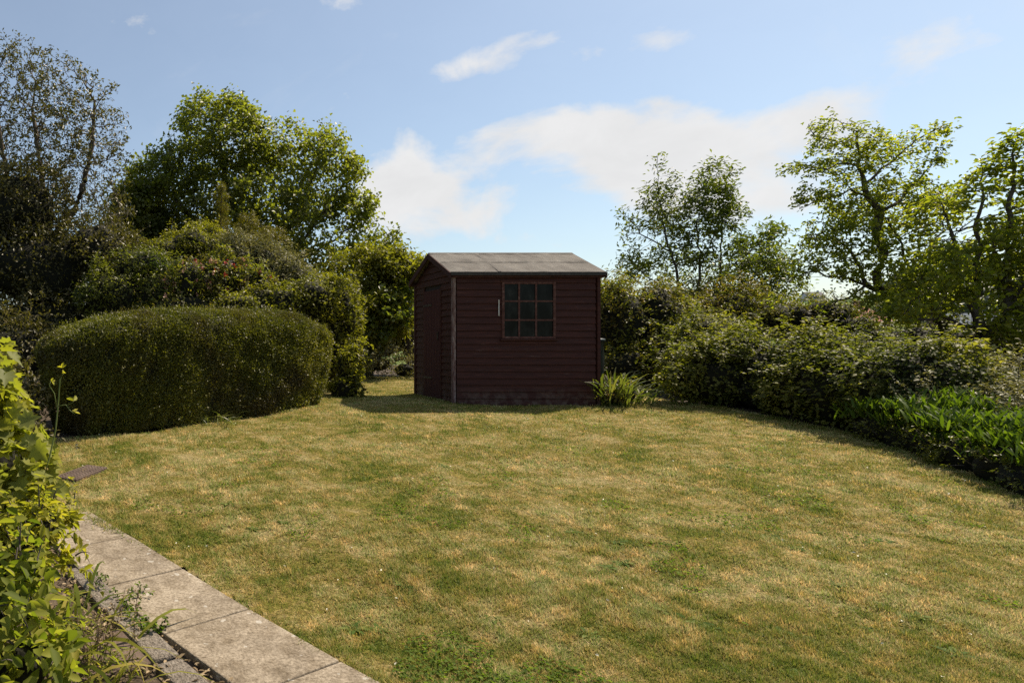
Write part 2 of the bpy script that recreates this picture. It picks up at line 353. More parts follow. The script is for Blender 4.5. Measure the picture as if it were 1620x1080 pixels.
# ------------------------------------------------------------------ path of concrete slabs
def slab_mat():
    m, nt, N, L = mat_new('concrete_slab')
    tc = N.new('ShaderNodeTexCoord'); geo = N.new('ShaderNodeNewGeometry')
    def nz(s, d, r=.6):
        n = N.new('ShaderNodeTexNoise'); n.inputs['Scale'].default_value = s; n.inputs['Detail'].default_value = d; n.inputs['Roughness'].default_value = r; L.new(geo.outputs['Position'], n.inputs['Vector']); return n.outputs[0]
    a = nz(3.5, 8, .7); r = ramp(N, [(.3, (.20, .165, .125)), (.55, (.32, .27, .21)), (.75, (.42, .365, .29))]); L.new(a, r.inputs[0])
    b = nz(75, 5, .75); r2 = ramp(N, [(.36, (.48, .45, .41)), (.62, (1.16, 1.15, 1.13))]); L.new(b, r2.inputs[0])
    mu = N.new('ShaderNodeMix'); mu.data_type = 'RGBA'; mu.blend_type = 'MULTIPLY'; mu.inputs[0].default_value = 1; L.new(r.outputs[0], mu.inputs[6]); L.new(r2.outputs[0], mu.inputs[7])
    d0 = nz(9, 8, .75); rd = ramp(N, [(.36, (.55, .5, .42)), (.56, (1.06, 1.05, 1.03))]); L.new(d0, rd.inputs[0])
    m3 = N.new('ShaderNodeMix'); m3.data_type = 'RGBA'; m3.blend_type = 'MULTIPLY'; m3.inputs[0].default_value = .8; L.new(mu.outputs[2], m3.inputs[6]); L.new(rd.outputs[0], m3.inputs[7]); mu = m3
    # pale lichen spots
    vo = N.new('ShaderNodeTexVoronoi'); vo.inputs['Scale'].default_value = 13; vo.inputs['Randomness'].default_value = 1
    av = N.new('ShaderNodeVectorMath'); av.operation = 'ADD'; L.new(geo.outputs['Position'], av.inputs[0])
    nn = N.new('ShaderNodeTexNoise'); nn.inputs['Scale'].default_value = 30; sc = N.new('ShaderNodeVectorMath'); sc.operation = 'SCALE'; sc.inputs['Scale'].default_value = .04; L.new(nn.outputs['Color'], sc.inputs[0]); L.new(sc.outputs[0], av.inputs[1]); L.new(geo.outputs['Position'], nn.inputs['Vector'])
    L.new(av.outputs[0], vo.inputs['Vector'])
    sp = N.new('ShaderNodeSeparateXYZ'); L.new(vo.outputs['Color'], sp.inputs[0])
    th = N.new('ShaderNodeMath'); th.operation = 'MULTIPLY'; L.new(sp.outputs[0], th.inputs[0]); th.inputs[1].default_value = .21
    lt = N.new('ShaderNodeMath'); lt.operation = 'LESS_THAN'; L.new(vo.outputs['Distance'], lt.inputs[0]); L.new(th.outputs[0], lt.inputs[1])
    fa = N.new('ShaderNodeMath'); fa.operation = 'MULTIPLY'; L.new(lt.outputs[0], fa.inputs[0]); fa.inputs[1].default_value = .4
    mx = N.new('ShaderNodeMix'); mx.data_type = 'RGBA'; L.new(fa.outputs[0], mx.inputs[0]); L.new(mu.outputs[2], mx.inputs[6]); mx.inputs[7].default_value = (.55, .53, .48, 1)
    p = N.new('ShaderNodeBsdfPrincipled'); p.inputs['Roughness'].default_value = .9; p.inputs['Specular IOR Level'].default_value = .2; L.new(mx.outputs[2], p.inputs['Base Color'])
    bu = N.new('ShaderNodeBump'); bu.inputs['Strength'].default_value = .6; bu.inputs['Distance'].default_value = .006; L.new(b, bu.inputs['Height']); L.new(bu.outputs[0], p.inputs['Normal'])
    o = N.new('ShaderNodeOutputMaterial'); L.new(p.outputs[0], o.inputs[0]); return m
M_SLAB = slab_mat()
R1 = gp(398, 968); R2 = gp(207, 853); R1 = R2 + (gp(580, 1078) - R2).normalized() * (R1 - R2).length; R1.z = g1(R1.x, R1.y)
pd = (R1 - R2); pd.z = 0; pd.normalize()          # along the path, towards the camera
pn = Vector((-pd.y, pd.x, 0)); pn = pn if pn.x < 0 else -pn     # to the left side
Lft = gp(352, 1078); PW = abs((Lft - R1).dot(pn))
s_joints = [(gp(px, py) - R1).dot(pd) for px, py in ((115, 822), (207, 853), (293, 903), (410, 968))]
step_l = (s_joints[3] - s_joints[1]) / 2
ends = [s_joints[1] - step_l, s_joints[1], s_joints[2], 0.0, step_l, 2 * step_l, 3 * step_l]
pathroot = D.objects.new('path', None); COL.objects.link(pathroot); tag(pathroot, 'path of weathered grey concrete slabs beside the lawn', kind='structure')
def flat_block(b, c, ax, bx, la, lb, h, jitter=0.0):
    """slab whose corners follow the ground: c corner, ax, bx unit dirs"""
    pts = [c, c + ax * la, c + ax * la + bx * lb, c + bx * lb]
    pts = [Vector((p.x, p.y, g1(p.x, p.y) + h + random.uniform(-jitter, jitter))) for p in pts]
    lo = [p - Vector((0, 0, .07)) for p in pts]
    n = len(b.v); b.v += [tuple(p) for p in lo] + [tuple(p) for p in pts]
    area = (pts[1] - pts[0]).cross(pts[3] - pts[0]).z
    F_ = ((0,3,2,1),(4,5,6,7),(0,1,5,4),(1,2,6,5),(2,3,7,6),(3,0,4,7))
    b.f += [[n + a for a in (q if area > 0 else q[::-1])] for q in F_]
for a, b_ in zip(ends[:-1], ends[1:]):
    m = MB(); flat_block(m, R1 + pd * (a + .004), pd, pn, (b_ - a) - .008, PW, .022, .003)
    m.build('paving_slab', M_SLAB, pathroot, bevel=.006)

# ------------------------------------------------------------------ leaves
def leaf_geo(P, A, Nn, Ln, Wd, kind='rhomb', fold=.25):
    """P base points, A axis, Nn normal (unit), lengths, widths -> verts, faces, per-leaf vert count"""
    n = len(P); B = nrm(np.cross(Nn, A)); Nn = nrm(np.cross(A, B)); Ln = Ln[:, None]; Wd = Wd[:, None]
    if kind == 'rhomb':
        V = np.stack([P, P + A*Ln*.5 + B*Wd*.5 + Nn*Wd*fold, P + A*Ln, P + A*Ln*.5 - B*Wd*.5 + Nn*Wd*fold], 1)
        base = np.arange(n)[:, None] * 4
        Fc = np.concatenate([base + [0, 1, 2], base + [0, 2, 3]]); return V.reshape(-1, 3), [Fc], 4
    if kind == 'oval':
        dr = -Nn * Ln * .12
        V = np.stack([P, P + A*Ln*.28 + B*Wd*.42 + Nn*Wd*fold, P + A*Ln*.66 + B*Wd*.42 + Nn*Wd*fold + dr*.6, P + A*Ln + dr*1.4,
                      P + A*Ln*.66 - B*Wd*.42 + Nn*Wd*fold + dr*.6, P + A*Ln*.28 - B*Wd*.42 + Nn*Wd*fold], 1)
        base = np.arange(n)[:, None] * 6
        return V.reshape(-1, 3), [np.concatenate([base + [0, 1, 2, 3], base + [0, 3, 4, 5]])], 6
    if kind == 'lobed':      # five-lobed vine leaf
        lob = [(0,-.02),(.18,-.16),(.42,-.10),(.30,.10),(.55,.28),(.34,.38),(.36,.62),(.16,.60),(0,1.0),(-.16,.60),(-.36,.62),(-.34,.38),(-.55,.28),(-.30,.10),(-.42,-.10),(-.18,-.16)]
        V = [P + A*Ln*.30 - Nn*Wd*.06]
        for (bx, ax) in lob:
            V.append(P + A*Ln*ax + B*Wd*bx*1.0 + Nn*Wd*(fold*(abs(bx)*.9) - .25*max(ax-.3, 0)**1.5))
        V = np.stack(V, 1); k = len(lob) + 1; base = np.arange(n)[:, None] * k
        Fc = np.concatenate([base + [0, 1 + i, 1 + (i + 1) % len(lob)] for i in range(len(lob))])
        return V.reshape(-1, 3), [Fc], k
    if kind == 'strap':      # long arching blade, five segments
        seg = 5; pts = []
        up = np.array([0, 0, 1.0])
        for i in range(seg + 1):
            t = i / seg; c = P + A*Ln*t + (-up) * Ln * fold * t**2.2
            w = Wd * (.55 + 1.3*t - 1.85*t**2.2) if i < seg else Wd * .02
            w = np.maximum(w, Wd * .02); pts += [c + B*w*.5, c - B*w*.5]
        V = np.stack(pts, 1); k = 2 * (seg + 1); base = np.arange(n)[:, None] * k
        return V.reshape(-1, 3), [np.concatenate([base + [2*i, 2*i+1, 2*i+3, 2*i+2] for i in range(seg)])], k
def rand_unit(n): return nrm(RNG.normal(size=(n, 3)))
def make_leaves(P, out, L, Wr, kind='rhomb', up=.5, wild=.8, fold=.25, axis=None, droop=0.0, Lvar=.35):
    n = len(P)
    Nn = nrm(out * .6 + np.array([0, 0, up]) + rand_unit(n) * wild)
    A = rand_unit(n) + (axis if axis is not None else out * .5) + np.array([0, 0, -droop])
    A = nrm(A - Nn * (A * Nn).sum(1, keepdims=True))
    Ln = L * (1 + RNG.uniform(-Lvar, Lvar, n)); Wd = Ln * Wr
    return leaf_geo(P, A, Nn, Ln, Wd, kind, fold)
def leaf_rnd(n, k, P=None, clump=.25, freq=2.5, seed=3):
    r = RNG.uniform(0, 1, n)
    if P is not None: r = np.clip(r * (1 - clump) + (wnoise(P, freq, seed) * .5 + .5) * clump, 0, 1)
    return np.repeat(r, k)

# ------------------------------------------------------------------ trees grown by space colonisation inside an envelope
def grow(skel, env, n_att, step, infl=None, kill=None, iters=400, seed=1, bias=(0, 0, .15), wander=.25):
    """skel: list of polylines (3D) sharing points -> nodes, parent ; env: list of ellipsoids (c, r)"""
    r = np.random.default_rng(seed)
    infl = infl or step * 9; kill = kill or step * 1.7
    nodes = []; par = []
    for pl in skel:
        pl = [np.array(p, float) for p in pl]
        if nodes:
            d = [np.linalg.norm(q - pl[0]) for q in nodes]; prev = int(np.argmin(d))
        else: nodes.append(pl[0]); par.append(-1); prev = 0
        for a, b in zip(pl[:-1], pl[1:]):
            m = max(1, int(np.linalg.norm(b - a) / step))
            for i in range(1, m + 1):
                q = a + (b - a) * i / m + r.normal(size=3) * step * .12
                nodes.append(q); par.append(prev); prev = len(nodes) - 1
    vols = np.array([e[1][0] * e[1][1] * e[1][2] for e in env]) ** .8; vols /= vols.sum()
    att = []
    for e, w in zip(env, vols):
        k = int(n_att * w); d = nrm(r.normal(size=(k, 3))) * (r.uniform(0, 1, (k, 1)) ** .45)
        att.append(np.array(e[0]) + d * np.array(e[1]))
    att = np.concatenate(att); att = att[att[:, 2] > ground(att[:, 0], att[:, 1]) + .1]
    N_ = np.zeros((30000, 3)); cnt = len(nodes); N_[:cnt] = nodes
    best = np.full(len(att), 1e9); bi = np.zeros(len(att), int); done = 0
    alive = np.ones(len(att), bool); bias = np.array(bias)
    for it in range(iters):
        new = N_[done:cnt]
        if len(new):
            for c0 in range(0, len(new), 256):
                blk = new[c0:c0+256]; dd = ((att[:, None, :] - blk[None]) ** 2).sum(-1)
                j = dd.argmin(1); dm = np.sqrt(dd[np.arange(len(att)), j]); u = dm < best
                best[u] = dm[u]; bi[u] = done + c0 + j[u]
        done = cnt
        alive &= best > kill
        act = alive & (best < infl)
        if not act.any():
            if not alive.any(): break
            act = alive & (best <= best[alive].min() * 1.2 + 1e-6)     # reach for the nearest far cluster
        ids = bi[act]; dirs = nrm(att[act] - N_[ids])
        uq, inv = np.unique(ids, return_inverse=True)
        s = np.zeros((len(uq), 3)); np.add.at(s, inv, dirs)
        s = nrm(nrm(s) + bias + r.normal(size=s.shape) * wander)
        if cnt + len(uq) > 29900: break
        N_[cnt:cnt+len(uq)] = N_[uq] + s * step; par += list(uq); cnt += len(uq)
    return N_[:cnt].copy(), np.array(par)
def radii(nodes, par, tip, expo=2.3, rmax=None):
    n = len(nodes); acc = np.zeros(n); kids = np.zeros(n, int)
    for i in range(n):
        if par[i] >= 0: kids[par[i]] += 1
    for i in range(n - 1, -1, -1):
        if kids[i] == 0: acc[i] = tip ** expo
        if par[i] >= 0: acc[par[i]] += acc[i]
    R = acc ** (1 / expo)
    if rmax: R = R * min(1.0, rmax / R.max()) if R.max() > rmax else R * (1 + (rmax / R.max() - 1) * (R / R.max()) ** .7)
    return R, kids
def wood(nodes, par, R, k=6):
    n = len(nodes); d = np.zeros((n, 3)); m = par >= 0
    d[m] = nodes[m] - nodes[par[m]]
    ch0 = np.zeros(n, int)
    if (~m).any():
        for i in np.where(~m)[0]:
            c = np.where(par == i)[0]; d[i] = nodes[c[0]] - nodes[i] if len(c) else (0, 0, 1)
    d = nrm(d); ref = np.where(np.abs(d[:, 2:3]) > .92, np.array([[1.0, 0.02, 0]]), np.array([[0.03, 0, 1.0]]))
    a = nrm(np.cross(d, ref)); b = np.cross(d, a)
    w = np.arange(k) * 2 * np.pi / k
    V = nodes[:, None] + (a[:, None] * np.cos(w)[None, :, None] + b[:, None] * np.sin(w)[None, :, None]) * R[:, None, None]
    idx = np.where(m)[0]; j = np.arange(k); j2 = (j + 1) % k
    p = par[idx][:, None] * k; q = idx[:, None] * k
    # start each child ring from a ring of the child's own size at the parent to keep side shoots thin
    Vs = nodes[par[idx]][:, None] + (a[idx][:, None] * np.cos(w)[None, :, None] + b[idx][:, None] * np.sin(w)[None, :, None]) * np.minimum(R[par[idx]], R[idx] * 1.5)[:, None, None]
    V2 = np.concatenate([V.reshape(-1, 3), Vs.reshape(-1, 3)]); off = n * k
    same = R[par[idx]] < R[idx] * 1.5
    p = np.where(same[:, None], p, off + np.arange(len(idx))[:, None] * k)
    Fc = np.stack([p + j, p + j2, q + j2, q + j], -1).reshape(-1, 4)
    return V2, Fc
def tree(name, label, cat, skel, env, n_att, step, leafN, L, Wr, mat, bark, tip=.004, rmax=.12, kind='rhomb', seed=1, group=None,
         spread_=.12, thin=.02, up=.5, wild=.9, clump=.3, droop=0.1, infl=None, kill=None, dens=None, bias=(0, 0, .15), wander=.25, fold=.25, k=6, tipbias=0.0, cl_size=0.0):
    base = Vector(skel[0][0]); root = empty(name, base, label, cat, group)
    nodes, par = grow(skel, env, n_att, step, infl, kill, seed=seed, bias=bias, wander=wander)
    R, kids = radii(nodes, par, tip, rmax=rmax)
    V, Fc = wood(nodes, par, R, k); rootlink('trunk', V, Fc, bark, root, smooth=True)
    cand = np.where((R < thin) & (par >= 0))[0]
    w = np.ones(len(cand)); w[kids[cand] == 0] += 2 + tipbias
    if dens is not None: w = w * dens(nodes[cand])
    w /= w.sum()
    if cl_size:      # leaves in rosettes
        nc = leafN // 5; pick = RNG.choice(cand, nc, p=w); c = nodes[pick] + RNG.normal(size=(nc, 3)) * spread_
        c = np.repeat(c, 5, axis=0); P = c + RNG.normal(size=c.shape) * cl_size; pk = np.repeat(pick, 5)
    else:
        pick = RNG.choice(cand, leafN, p=w); t = RNG.uniform(0, 1, (leafN, 1)); pk = pick
        P = nodes[pick] * t + nodes[par[pick]] * (1 - t) + RNG.normal(size=(leafN, 3)) * spread_
    ctr = nodes[cand].mean(0); out = nrm(P - ctr)
    tw = nrm(nodes[pk] - nodes[par[pk]])
    V, Fc, kk = make_leaves(P, out, L, Wr, kind, up=up, wild=wild, axis=tw * .8, droop=droop, fold=fold)
    rootlink('crown', V, Fc, mat, root, leaf_rnd(len(P), kk, P, clump, 1.2, seed), smooth=(kind != 'rhomb'))
    return root
def B(px, py, rx, ry, Y, dep=None):
    c = at(px, py, Y); s = Y / F; rx *= s; ry *= s; return ((c.x, c.y, c.z), (rx, dep or max(rx * .8, ry * .7), ry))
def pl(Y, *pts): return [at(p[0], p[1], p[2] if len(p) > 2 else Y) for p in pts]
def gbase(px, Y): x = (px - CX) / F * Y; return Vector((x, Y, g1(x, Y) - .05))

# ------------------------------------------------------------------ shrubs: lumpy shells of leaves over a solid dark core added to block light
def shrub(name, label, cat, blobs, n, L, Wr, mat, kind='rhomb', seed=1, group=None, lump=.16, lf=3.0, depth=.22, up=.5, wild=.8, clump=.35,
          shoots=0, shoot_len=.35, core=.78, droop=.0, fold=.25, shoot_mat=None, axis_up=0.0, flowers=None, core_mat=None, lumpy2=.06, freq=2.2, shoot_up=.7, sub=6, cl=.10, cfreq=8.0):
    if sub:
        rs = np.random.default_rng(seed + 500); extra = []
        for (c, r) in blobs:
            for q in range(sub):
                d = rs.normal(size=3); d[2] = abs(d[2]) * .8; d /= np.linalg.norm(d); f_ = rs.uniform(.28, .52)
                extra.append((tuple(np.array(c) + d * np.array(r) * rs.uniform(.62, .86)), tuple(np.array(r) * f_ * np.array([1, 1, rs.uniform(.8, 1.3)]))))
        blobs = list(blobs) + extra
    c0 = np.array(blobs[0][0]); root = empty(name, (c0[0], c0[1], g1(c0[0], c0[1])), label, cat, group)
    vols = np.array([b[1][0] * b[1][2] + b[1][1] * b[1][2] for b in blobs]); vols /= vols.sum()
    Ps = []; Os = []; Ss = []; So = []
    def disp(d, i): return 1 + lump * wnoise(d, lf, seed * 13 + i) + lumpy2 * wnoise(d, lf * 3.5, seed * 17 + i)
    for i, (b, w) in enumerate(zip(blobs, vols)):
        k = int(n * w); d = nrm(RNG.normal(size=(k, 3))); r = np.array(b[1])
        sc = disp(d, i)[:, None] * (1 - np.abs(RNG.normal(size=(k, 1))) * depth * .5 + RNG.uniform(-.02, .05, (k, 1)))
        P = np.array(b[0]) + d * r * sc; O = nrm(d / r)
        keep = P[:, 2] > ground(P[:, 0], P[:, 1]) + .01
        for j, b2 in enumerate(blobs):
            if j != i:
                q = (P - np.array(b2[0])) / np.array(b2[1]); keep &= (q ** 2).sum(1) > .62
        Ps.append(P[keep]); Os.append(O[keep])
        if shoots:
            ks = int(shoots * 1.7 * w) + 1; d = nrm(RNG.normal(size=(ks, 3)) + np.array([0, 0, .5])); S = np.array(b[0]) + d * r * disp(d, i)[:, None] * .93
            Ss.append(S); So.append(nrm(nrm(d / r) + np.array([0, 0, shoot_up]) + RNG.normal(size=(ks, 3)) * .35))
    P = np.concatenate(Ps); O = np.concatenate(Os)
    if cl:
        s_ = min(1.0, 2.2 * float(np.mean([b[1][2] for b in blobs]))); P = P + O * (s_ * (.15 * wnoise(P, 4.0, seed + 91) + .06 * wnoise(P, 13, seed + 92)))[:, None]; P = P[(g_ := P[:, 2] > ground(P[:, 0], P[:, 1]) + .005)]; O = O[g_]
        cf = wnoise(P, cfreq, seed + 77, 9); P = P - O * ((.35 - cf) * cl)[:, None]; kp = RNG.uniform(0, 1, len(P)) < np.clip(1.15 + cf * 1.2, .25, 1); P = P[kp]; O = O[kp]
    if shoots:
        S = np.concatenate(Ss); SO = np.concatenate(So)
        ok = S[:, 2] > ground(S[:, 0], S[:, 1]) + min(.15, blobs[0][1][2] * .3); S = S[ok]; SO = SO[ok]
        ln = shoot_len * RNG.uniform(.35, 1.2, len(S))
        nodes = []; par = []; R = []; lp = []; lo_ = []
        for s, o, l in zip(S, SO, ln):
            prev = -1; sag = RNG.uniform(.1, .6)
            for i in range(6):
                t = i / 5; q = s + o * l * t + np.array([0, 0, -sag * l * t * t]); nodes.append(q); par.append(prev); prev = len(nodes) - 1; R.append(.0035 * (1.2 - t))
            m = int(max(5, l / (L * .42))); t = RNG.uniform(.1, 1.02, (m, 1)); lp.append(s + o * l * t + np.array([0, 0, -1]) * sag * l * t * t + RNG.normal(size=(m, 3)) * L * .3); lo_.append(np.repeat(o[None], m, 0))
        nodes = np.array(nodes); par = np.array(par)
        V, Fc = wood(nodes, par, np.array(R), 4); rootlink('stems', V, Fc, shoot_mat or M_BARK, root)
        P = np.concatenate([P] + lp); O = np.concatenate([O] + lo_)
    O2 = O + np.array([0, 0, axis_up])
    V, Fc, kk = make_leaves(P, O, L, Wr, kind, up=up, wild=wild, axis=O2 * .7, droop=droop, fold=fold)
    rootlink('foliage', V, Fc, mat, root, leaf_rnd(len(P), kk, P, clump, freq, seed), smooth=(kind != 'rhomb'))
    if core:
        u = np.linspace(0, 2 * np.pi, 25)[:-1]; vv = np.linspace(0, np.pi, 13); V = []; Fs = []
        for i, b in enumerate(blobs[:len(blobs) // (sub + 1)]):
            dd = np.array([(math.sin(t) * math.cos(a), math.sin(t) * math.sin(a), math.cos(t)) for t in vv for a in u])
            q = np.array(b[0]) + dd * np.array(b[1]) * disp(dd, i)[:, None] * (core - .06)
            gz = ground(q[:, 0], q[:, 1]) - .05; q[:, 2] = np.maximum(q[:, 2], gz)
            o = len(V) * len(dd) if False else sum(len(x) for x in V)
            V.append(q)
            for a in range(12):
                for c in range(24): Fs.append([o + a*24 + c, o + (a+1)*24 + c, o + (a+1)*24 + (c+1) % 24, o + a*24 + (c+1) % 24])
        rootlink('light_blocking_core', np.concatenate(V), np.array(Fs), core_mat or M_CORE, root, smooth=True)  # closed dark shell added behind the leaves to stop light passing through
    if flowers:
        for (nf, fs, fm, sel) in flowers:
            ok = np.where(sel(P))[0]
            if len(ok) == 0: continue
            ctr = P[RNG.choice(ok, nf)]; Fp = np.repeat(ctr, 9, axis=0) + RNG.normal(size=(nf * 9, 3)) * fs * .5
            Oo = nrm(RNG.normal(size=Fp.shape) + np.array([-.2, -.9, .5])); Fp = Fp + np.array([0, -.04, .02])
            V, Fc, kk = make_leaves(Fp, Oo, fs, .9, 'rhomb', up=.2, wild=.9); rootlink('blossom', V, Fc, fm, root, leaf_rnd(len(Fp), kk))
    return root


# ------------------------------------------------------------------ shed
def paint_mat():
    m, nt, N, L = mat_new('weathered_red_paint')
    geo = N.new('ShaderNodeNewGeometry')
    mp = N.new('ShaderNodeMapping'); mp.inputs['Scale'].default_value = (1.2, 1.2, 14); L.new(geo.outputs['Position'], mp.inputs[0])
    def nz(v, s, d, r=.6):
        n = N.new('ShaderNodeTexNoise'); n.inputs['Scale'].default_value = s; n.inputs['Detail'].default_value = d; n.inputs['Roughness'].default_value = r; L.new(v, n.inputs['Vector']); return n.outputs[0]
    a = nz(mp.outputs[0], 3, 7, .7); r = ramp(N, [(.25, (.025, .007, .005)), (.5, (.044, .012, .008)), (.68, (.068, .020, .013)), (.80, (.13, .06, .045))]); L.new(a, r.inputs[0])
    # flaked paint showing grey wood, mostly in long thin streaks
    mp2 = N.new('ShaderNodeMapping'); mp2.inputs['Scale'].default_value = (2.0, 2.0, 60); L.new(geo.outputs['Position'], mp2.inputs[0])
    b = nz(mp2.outputs[0], 2.0, 6, .7); mr = N.new('ShaderNodeMapRange'); L.new(b, mr.inputs[0]); mr.inputs[1].default_value = .62; mr.inputs[2].default_value = .72; mr.inputs[4].default_value = .55
    mx = N.new('ShaderNodeMix'); mx.data_type = 'RGBA'; L.new(mr.outputs[0], mx.inputs[0]); L.new(r.outputs[0], mx.inputs[6]); mx.inputs[7].default_value = (.24, .17, .15, 1)
    sp = N.new('ShaderNodeSeparateXYZ'); L.new(geo.outputs['Position'], sp.inputs[0])
    mz = N.new('ShaderNodeMapRange'); L.new(sp.outputs[2], mz.inputs[0]); mz.inputs[1].default_value = .50; mz.inputs[2].default_value = .78; mz.inputs[3].default_value = .75; mz.inputs[4].default_value = 0
    dn = nz(geo.outputs['Position'], 7, 7, .7); dm = N.new('ShaderNodeMapRange'); L.new(dn, dm.inputs[0]); dm.inputs[1].default_value = .45; dm.inputs[2].default_value = .62
    df = N.new('ShaderNodeMath'); df.operation = 'MULTIPLY'; L.new(mz.outputs[0], df.inputs[0]); L.new(dm.outputs[0], df.inputs[1])
    mw = N.new('ShaderNodeMix'); mw.data_type = 'RGBA'; L.new(df.outputs[0], mw.inputs[0]); L.new(mx.outputs[2], mw.inputs[6]); mw.inputs[7].default_value = (.15, .11, .085, 1); mx = mw
    p = N.new('ShaderNodeBsdfPrincipled'); p.inputs['Roughness'].default_value = .7; p.inputs['Specular IOR Level'].default_value = .25; L.new(mx.outputs[2], p.inputs['Base Color'])
    bu = N.new('ShaderNodeBump'); bu.inputs['Strength'].default_value = .35; bu.inputs['Distance'].default_value = .004; L.new(a, bu.inputs['Height']); L.new(bu.outputs[0], p.inputs['Normal'])
    o = N.new('ShaderNodeOutputMaterial'); L.new(p.outputs[0], o.inputs[0]); return m
M_PAINT = paint_mat()
M_TRIM = noise_mat('peeling_trim', [(.35, (.07, .03, .027)), (.52, (.16, .10, .09)), (.75, (.30, .25, .24))], 9, stretch=(3, 3, .8), bump=.3, bscale=50)
M_FELT = noise_mat('mineral_felt', [(.3, (.125, .112, .10)), (.55, (.19, .173, .155)), (.8, (.26, .24, .215))], 3.2, detail=9, rough=.95, bump=.5, bscale=220, spec=.1)
M_DARKWOOD = noise_mat('dark_timber', [(.3, (.02, .014, .012)), (.7, (.05, .035, .03))], 12)
SX0, SX1, SY0, SY1, SZ0, SZE, SZR = 4.03, 6.04, 9.60, 11.05, .47, 2.375, 2.72
def pane_mat():
    m = noise_mat('dusty_glass', [(.42, (.003, .0035, .003)), (.6, (.012, .013, .012)), (.8, (.05, .052, .048))], 5, detail=9, rough=.12, stretch=(1.6, 1, .7), spec=.10)
    return m
def build_shed():
    base = Vector(((SX0 + SX1) / 2, (SY0 + SY1) / 2, g1(5, 10.3)))
    root = empty('garden_shed', base, 'small dark red timber shed with grey felt roof and nine-pane window', 'shed')
    def T(p): return Vector(p) - base
    def boards(name, axis, c, a0, a1, z0, z1f, holes, outward, parent=root):
        """lapped boards. axis 'x': wall in plane y=c running a0..a1; axis 'y': wall in plane x=c. z1f(a)=top at a"""
        m = MB(); pitch = .0955; z = z0; i = 0
        while z < z1f(.5 * (a0 + a1)) - .01:
            zt = z + pitch; spans = [(a0, a1)]
            top = min(zt, z1f(.5*(a0+a1)))
            for (h0, h1, hz0, hz1) in holes:
                if zt > hz0 + .01 and z < hz1 - .01:
                    ns = []
                    for (s0, s1) in spans:
                        if h0 > s0: ns.append((s0, min(h0, s1)))
                        if h1 < s1: ns.append((max(h1, s0), s1))
                    spans = ns
            for (s0, s1) in spans:
                # gable: shorten the board where the roof cuts it
                lo, hi = s0, s1
                while lo < hi and z1f(lo) < top - .005: lo += .01
                while hi > lo and z1f(hi) < top - .005: hi -= .01
                if hi - lo < .05: continue
                t0 = .024 + random.uniform(-.0015, .0015); t1 = .008; sag = random.uniform(-.0015, .0015)
                zz0, zz1 = z + .003 + sag, top + .002
                pr = [(0, zz0), (t0, zz0), (t0 * .92, zz0 + .018), (t1, zz1), (0, zz1)]
                if axis == 'x': pts = [(lo, c + outward * q, zz) for q, zz in pr]; d = (hi - lo, 0, 0)
                else: pts = [(c + outward * q, lo, zz) for q, zz in pr]; d = (0, hi - lo, 0)
                if (axis == 'x' and outward < 0) or (axis == 'y' and outward > 0): pass
                m.prism([T(p) for p in pts], d)
            z = zt; i += 1
        o = m.build(name, M_PAINT, parent)
        return o
    eav = lambda a: SZE
    gab = lambda y: SZE - .02 + (SZR - SZE) * (1 - abs(y - (SY0 + SY1) / 2) / ((SY1 - SY0) / 2))
    WX0, WX1, WZ0, WZ1 = 4.695, 5.44, 1.44, 2.235
    boards('front_wall', 'x', SY0, SX0 + .03, SX1 - .03, SZ0 + .03, eav, [(WX0, WX1, 1.455, 2.219)], -1)
    boards('rear_wall', 'x', SY1, SX0 + .03, SX1 - .03, SZ0 + .03, eav, [], 1)
    DY0, DY1, DZ1 = 10.02, 10.67, 2.19
    boards('side_wall', 'y', SX0, SY0 + .03, SY1 - .03, SZ0 + .05, gab, [(DY0, DY1, 0, DZ1)], -1)
    boards('side_wall', 'y', SX1, SY0 + .03, SY1 - .03, SZ0 + .05, gab, [], 1)
    m = MB()      # lining behind the boards, framing and floor
    def bx(mm, lo, hi): mm.box(T(lo), T(hi))
    e = .004
    bx(m, (SX0 + .03, SY0 + e, SZ0), (WX0 - .02, SY0 + .015, SZE)); bx(m, (WX1 + .02, SY0 + e, SZ0), (SX1 - .03, SY0 + .015, SZE))
    bx(m, (WX0 - .018, SY0 + e, SZ0), (WX1 + .018, SY0 + .015, WZ0 - .02)); bx(m, (WX0 - .018, SY0 + e, WZ1 + .02), (WX1 + .018, SY0 + .015, SZE))
    bx(m, (SX0 + .03, SY1 - .015, SZ0), (SX1 - .03, SY1 - e, SZE))
    for sx in (SX0 + e, SX1 - .015):
        pts = [T((sx, SY0 + .02, SZ0)), T((sx, SY1 - .02, SZ0)), T((sx, SY1 - .02, SZE - .02)), T((sx, (SY0 + SY1) / 2, SZR - .03)), T((sx, SY0 + .02, SZE - .02))]
        m.prism(pts, (.011, 0, 0))
    m.build('inner_lining', M_DARKWOOD, root)
    m = MB(); bx(m, (SX0 + .05, SY0 + .05, SZ0 + .01), (SX1 - .05, SY1 - .05, SZ0 + .05)); m.build('floor_boards', M_DARKWOOD, root)
    m = MB()
    for yy in (SY0 + .1, (SY0 + SY1) / 2, SY1 - .1): bx(m, (SX0 + .01, yy - .03, SZ0 - .09), (SX1 - .01, yy + .03, SZ0 + .008))
    m.build('bearer', M_DARKWOOD, root)
    # corner posts
    for (x, y, mt) in ((SX0, SY0, M_TRIM), (SX1, SY0, M_PAINT), (SX0, SY1, M_PAINT), (SX1, SY1, M_PAINT)):
        sx = -1 if x == SX0 else 1; sy = -1 if y == SY0 else 1; m = MB()
        x0, x1 = sorted((x - sx * .012, x + sx * .032)); y0, y1 = sorted((y - sy * .026, y + sy * .032))
        bx(m, (x0, y0, SZ0 + .01), (x1, y1, SZE - .075)); m.build('corner_post', mt, root, bevel=.003)
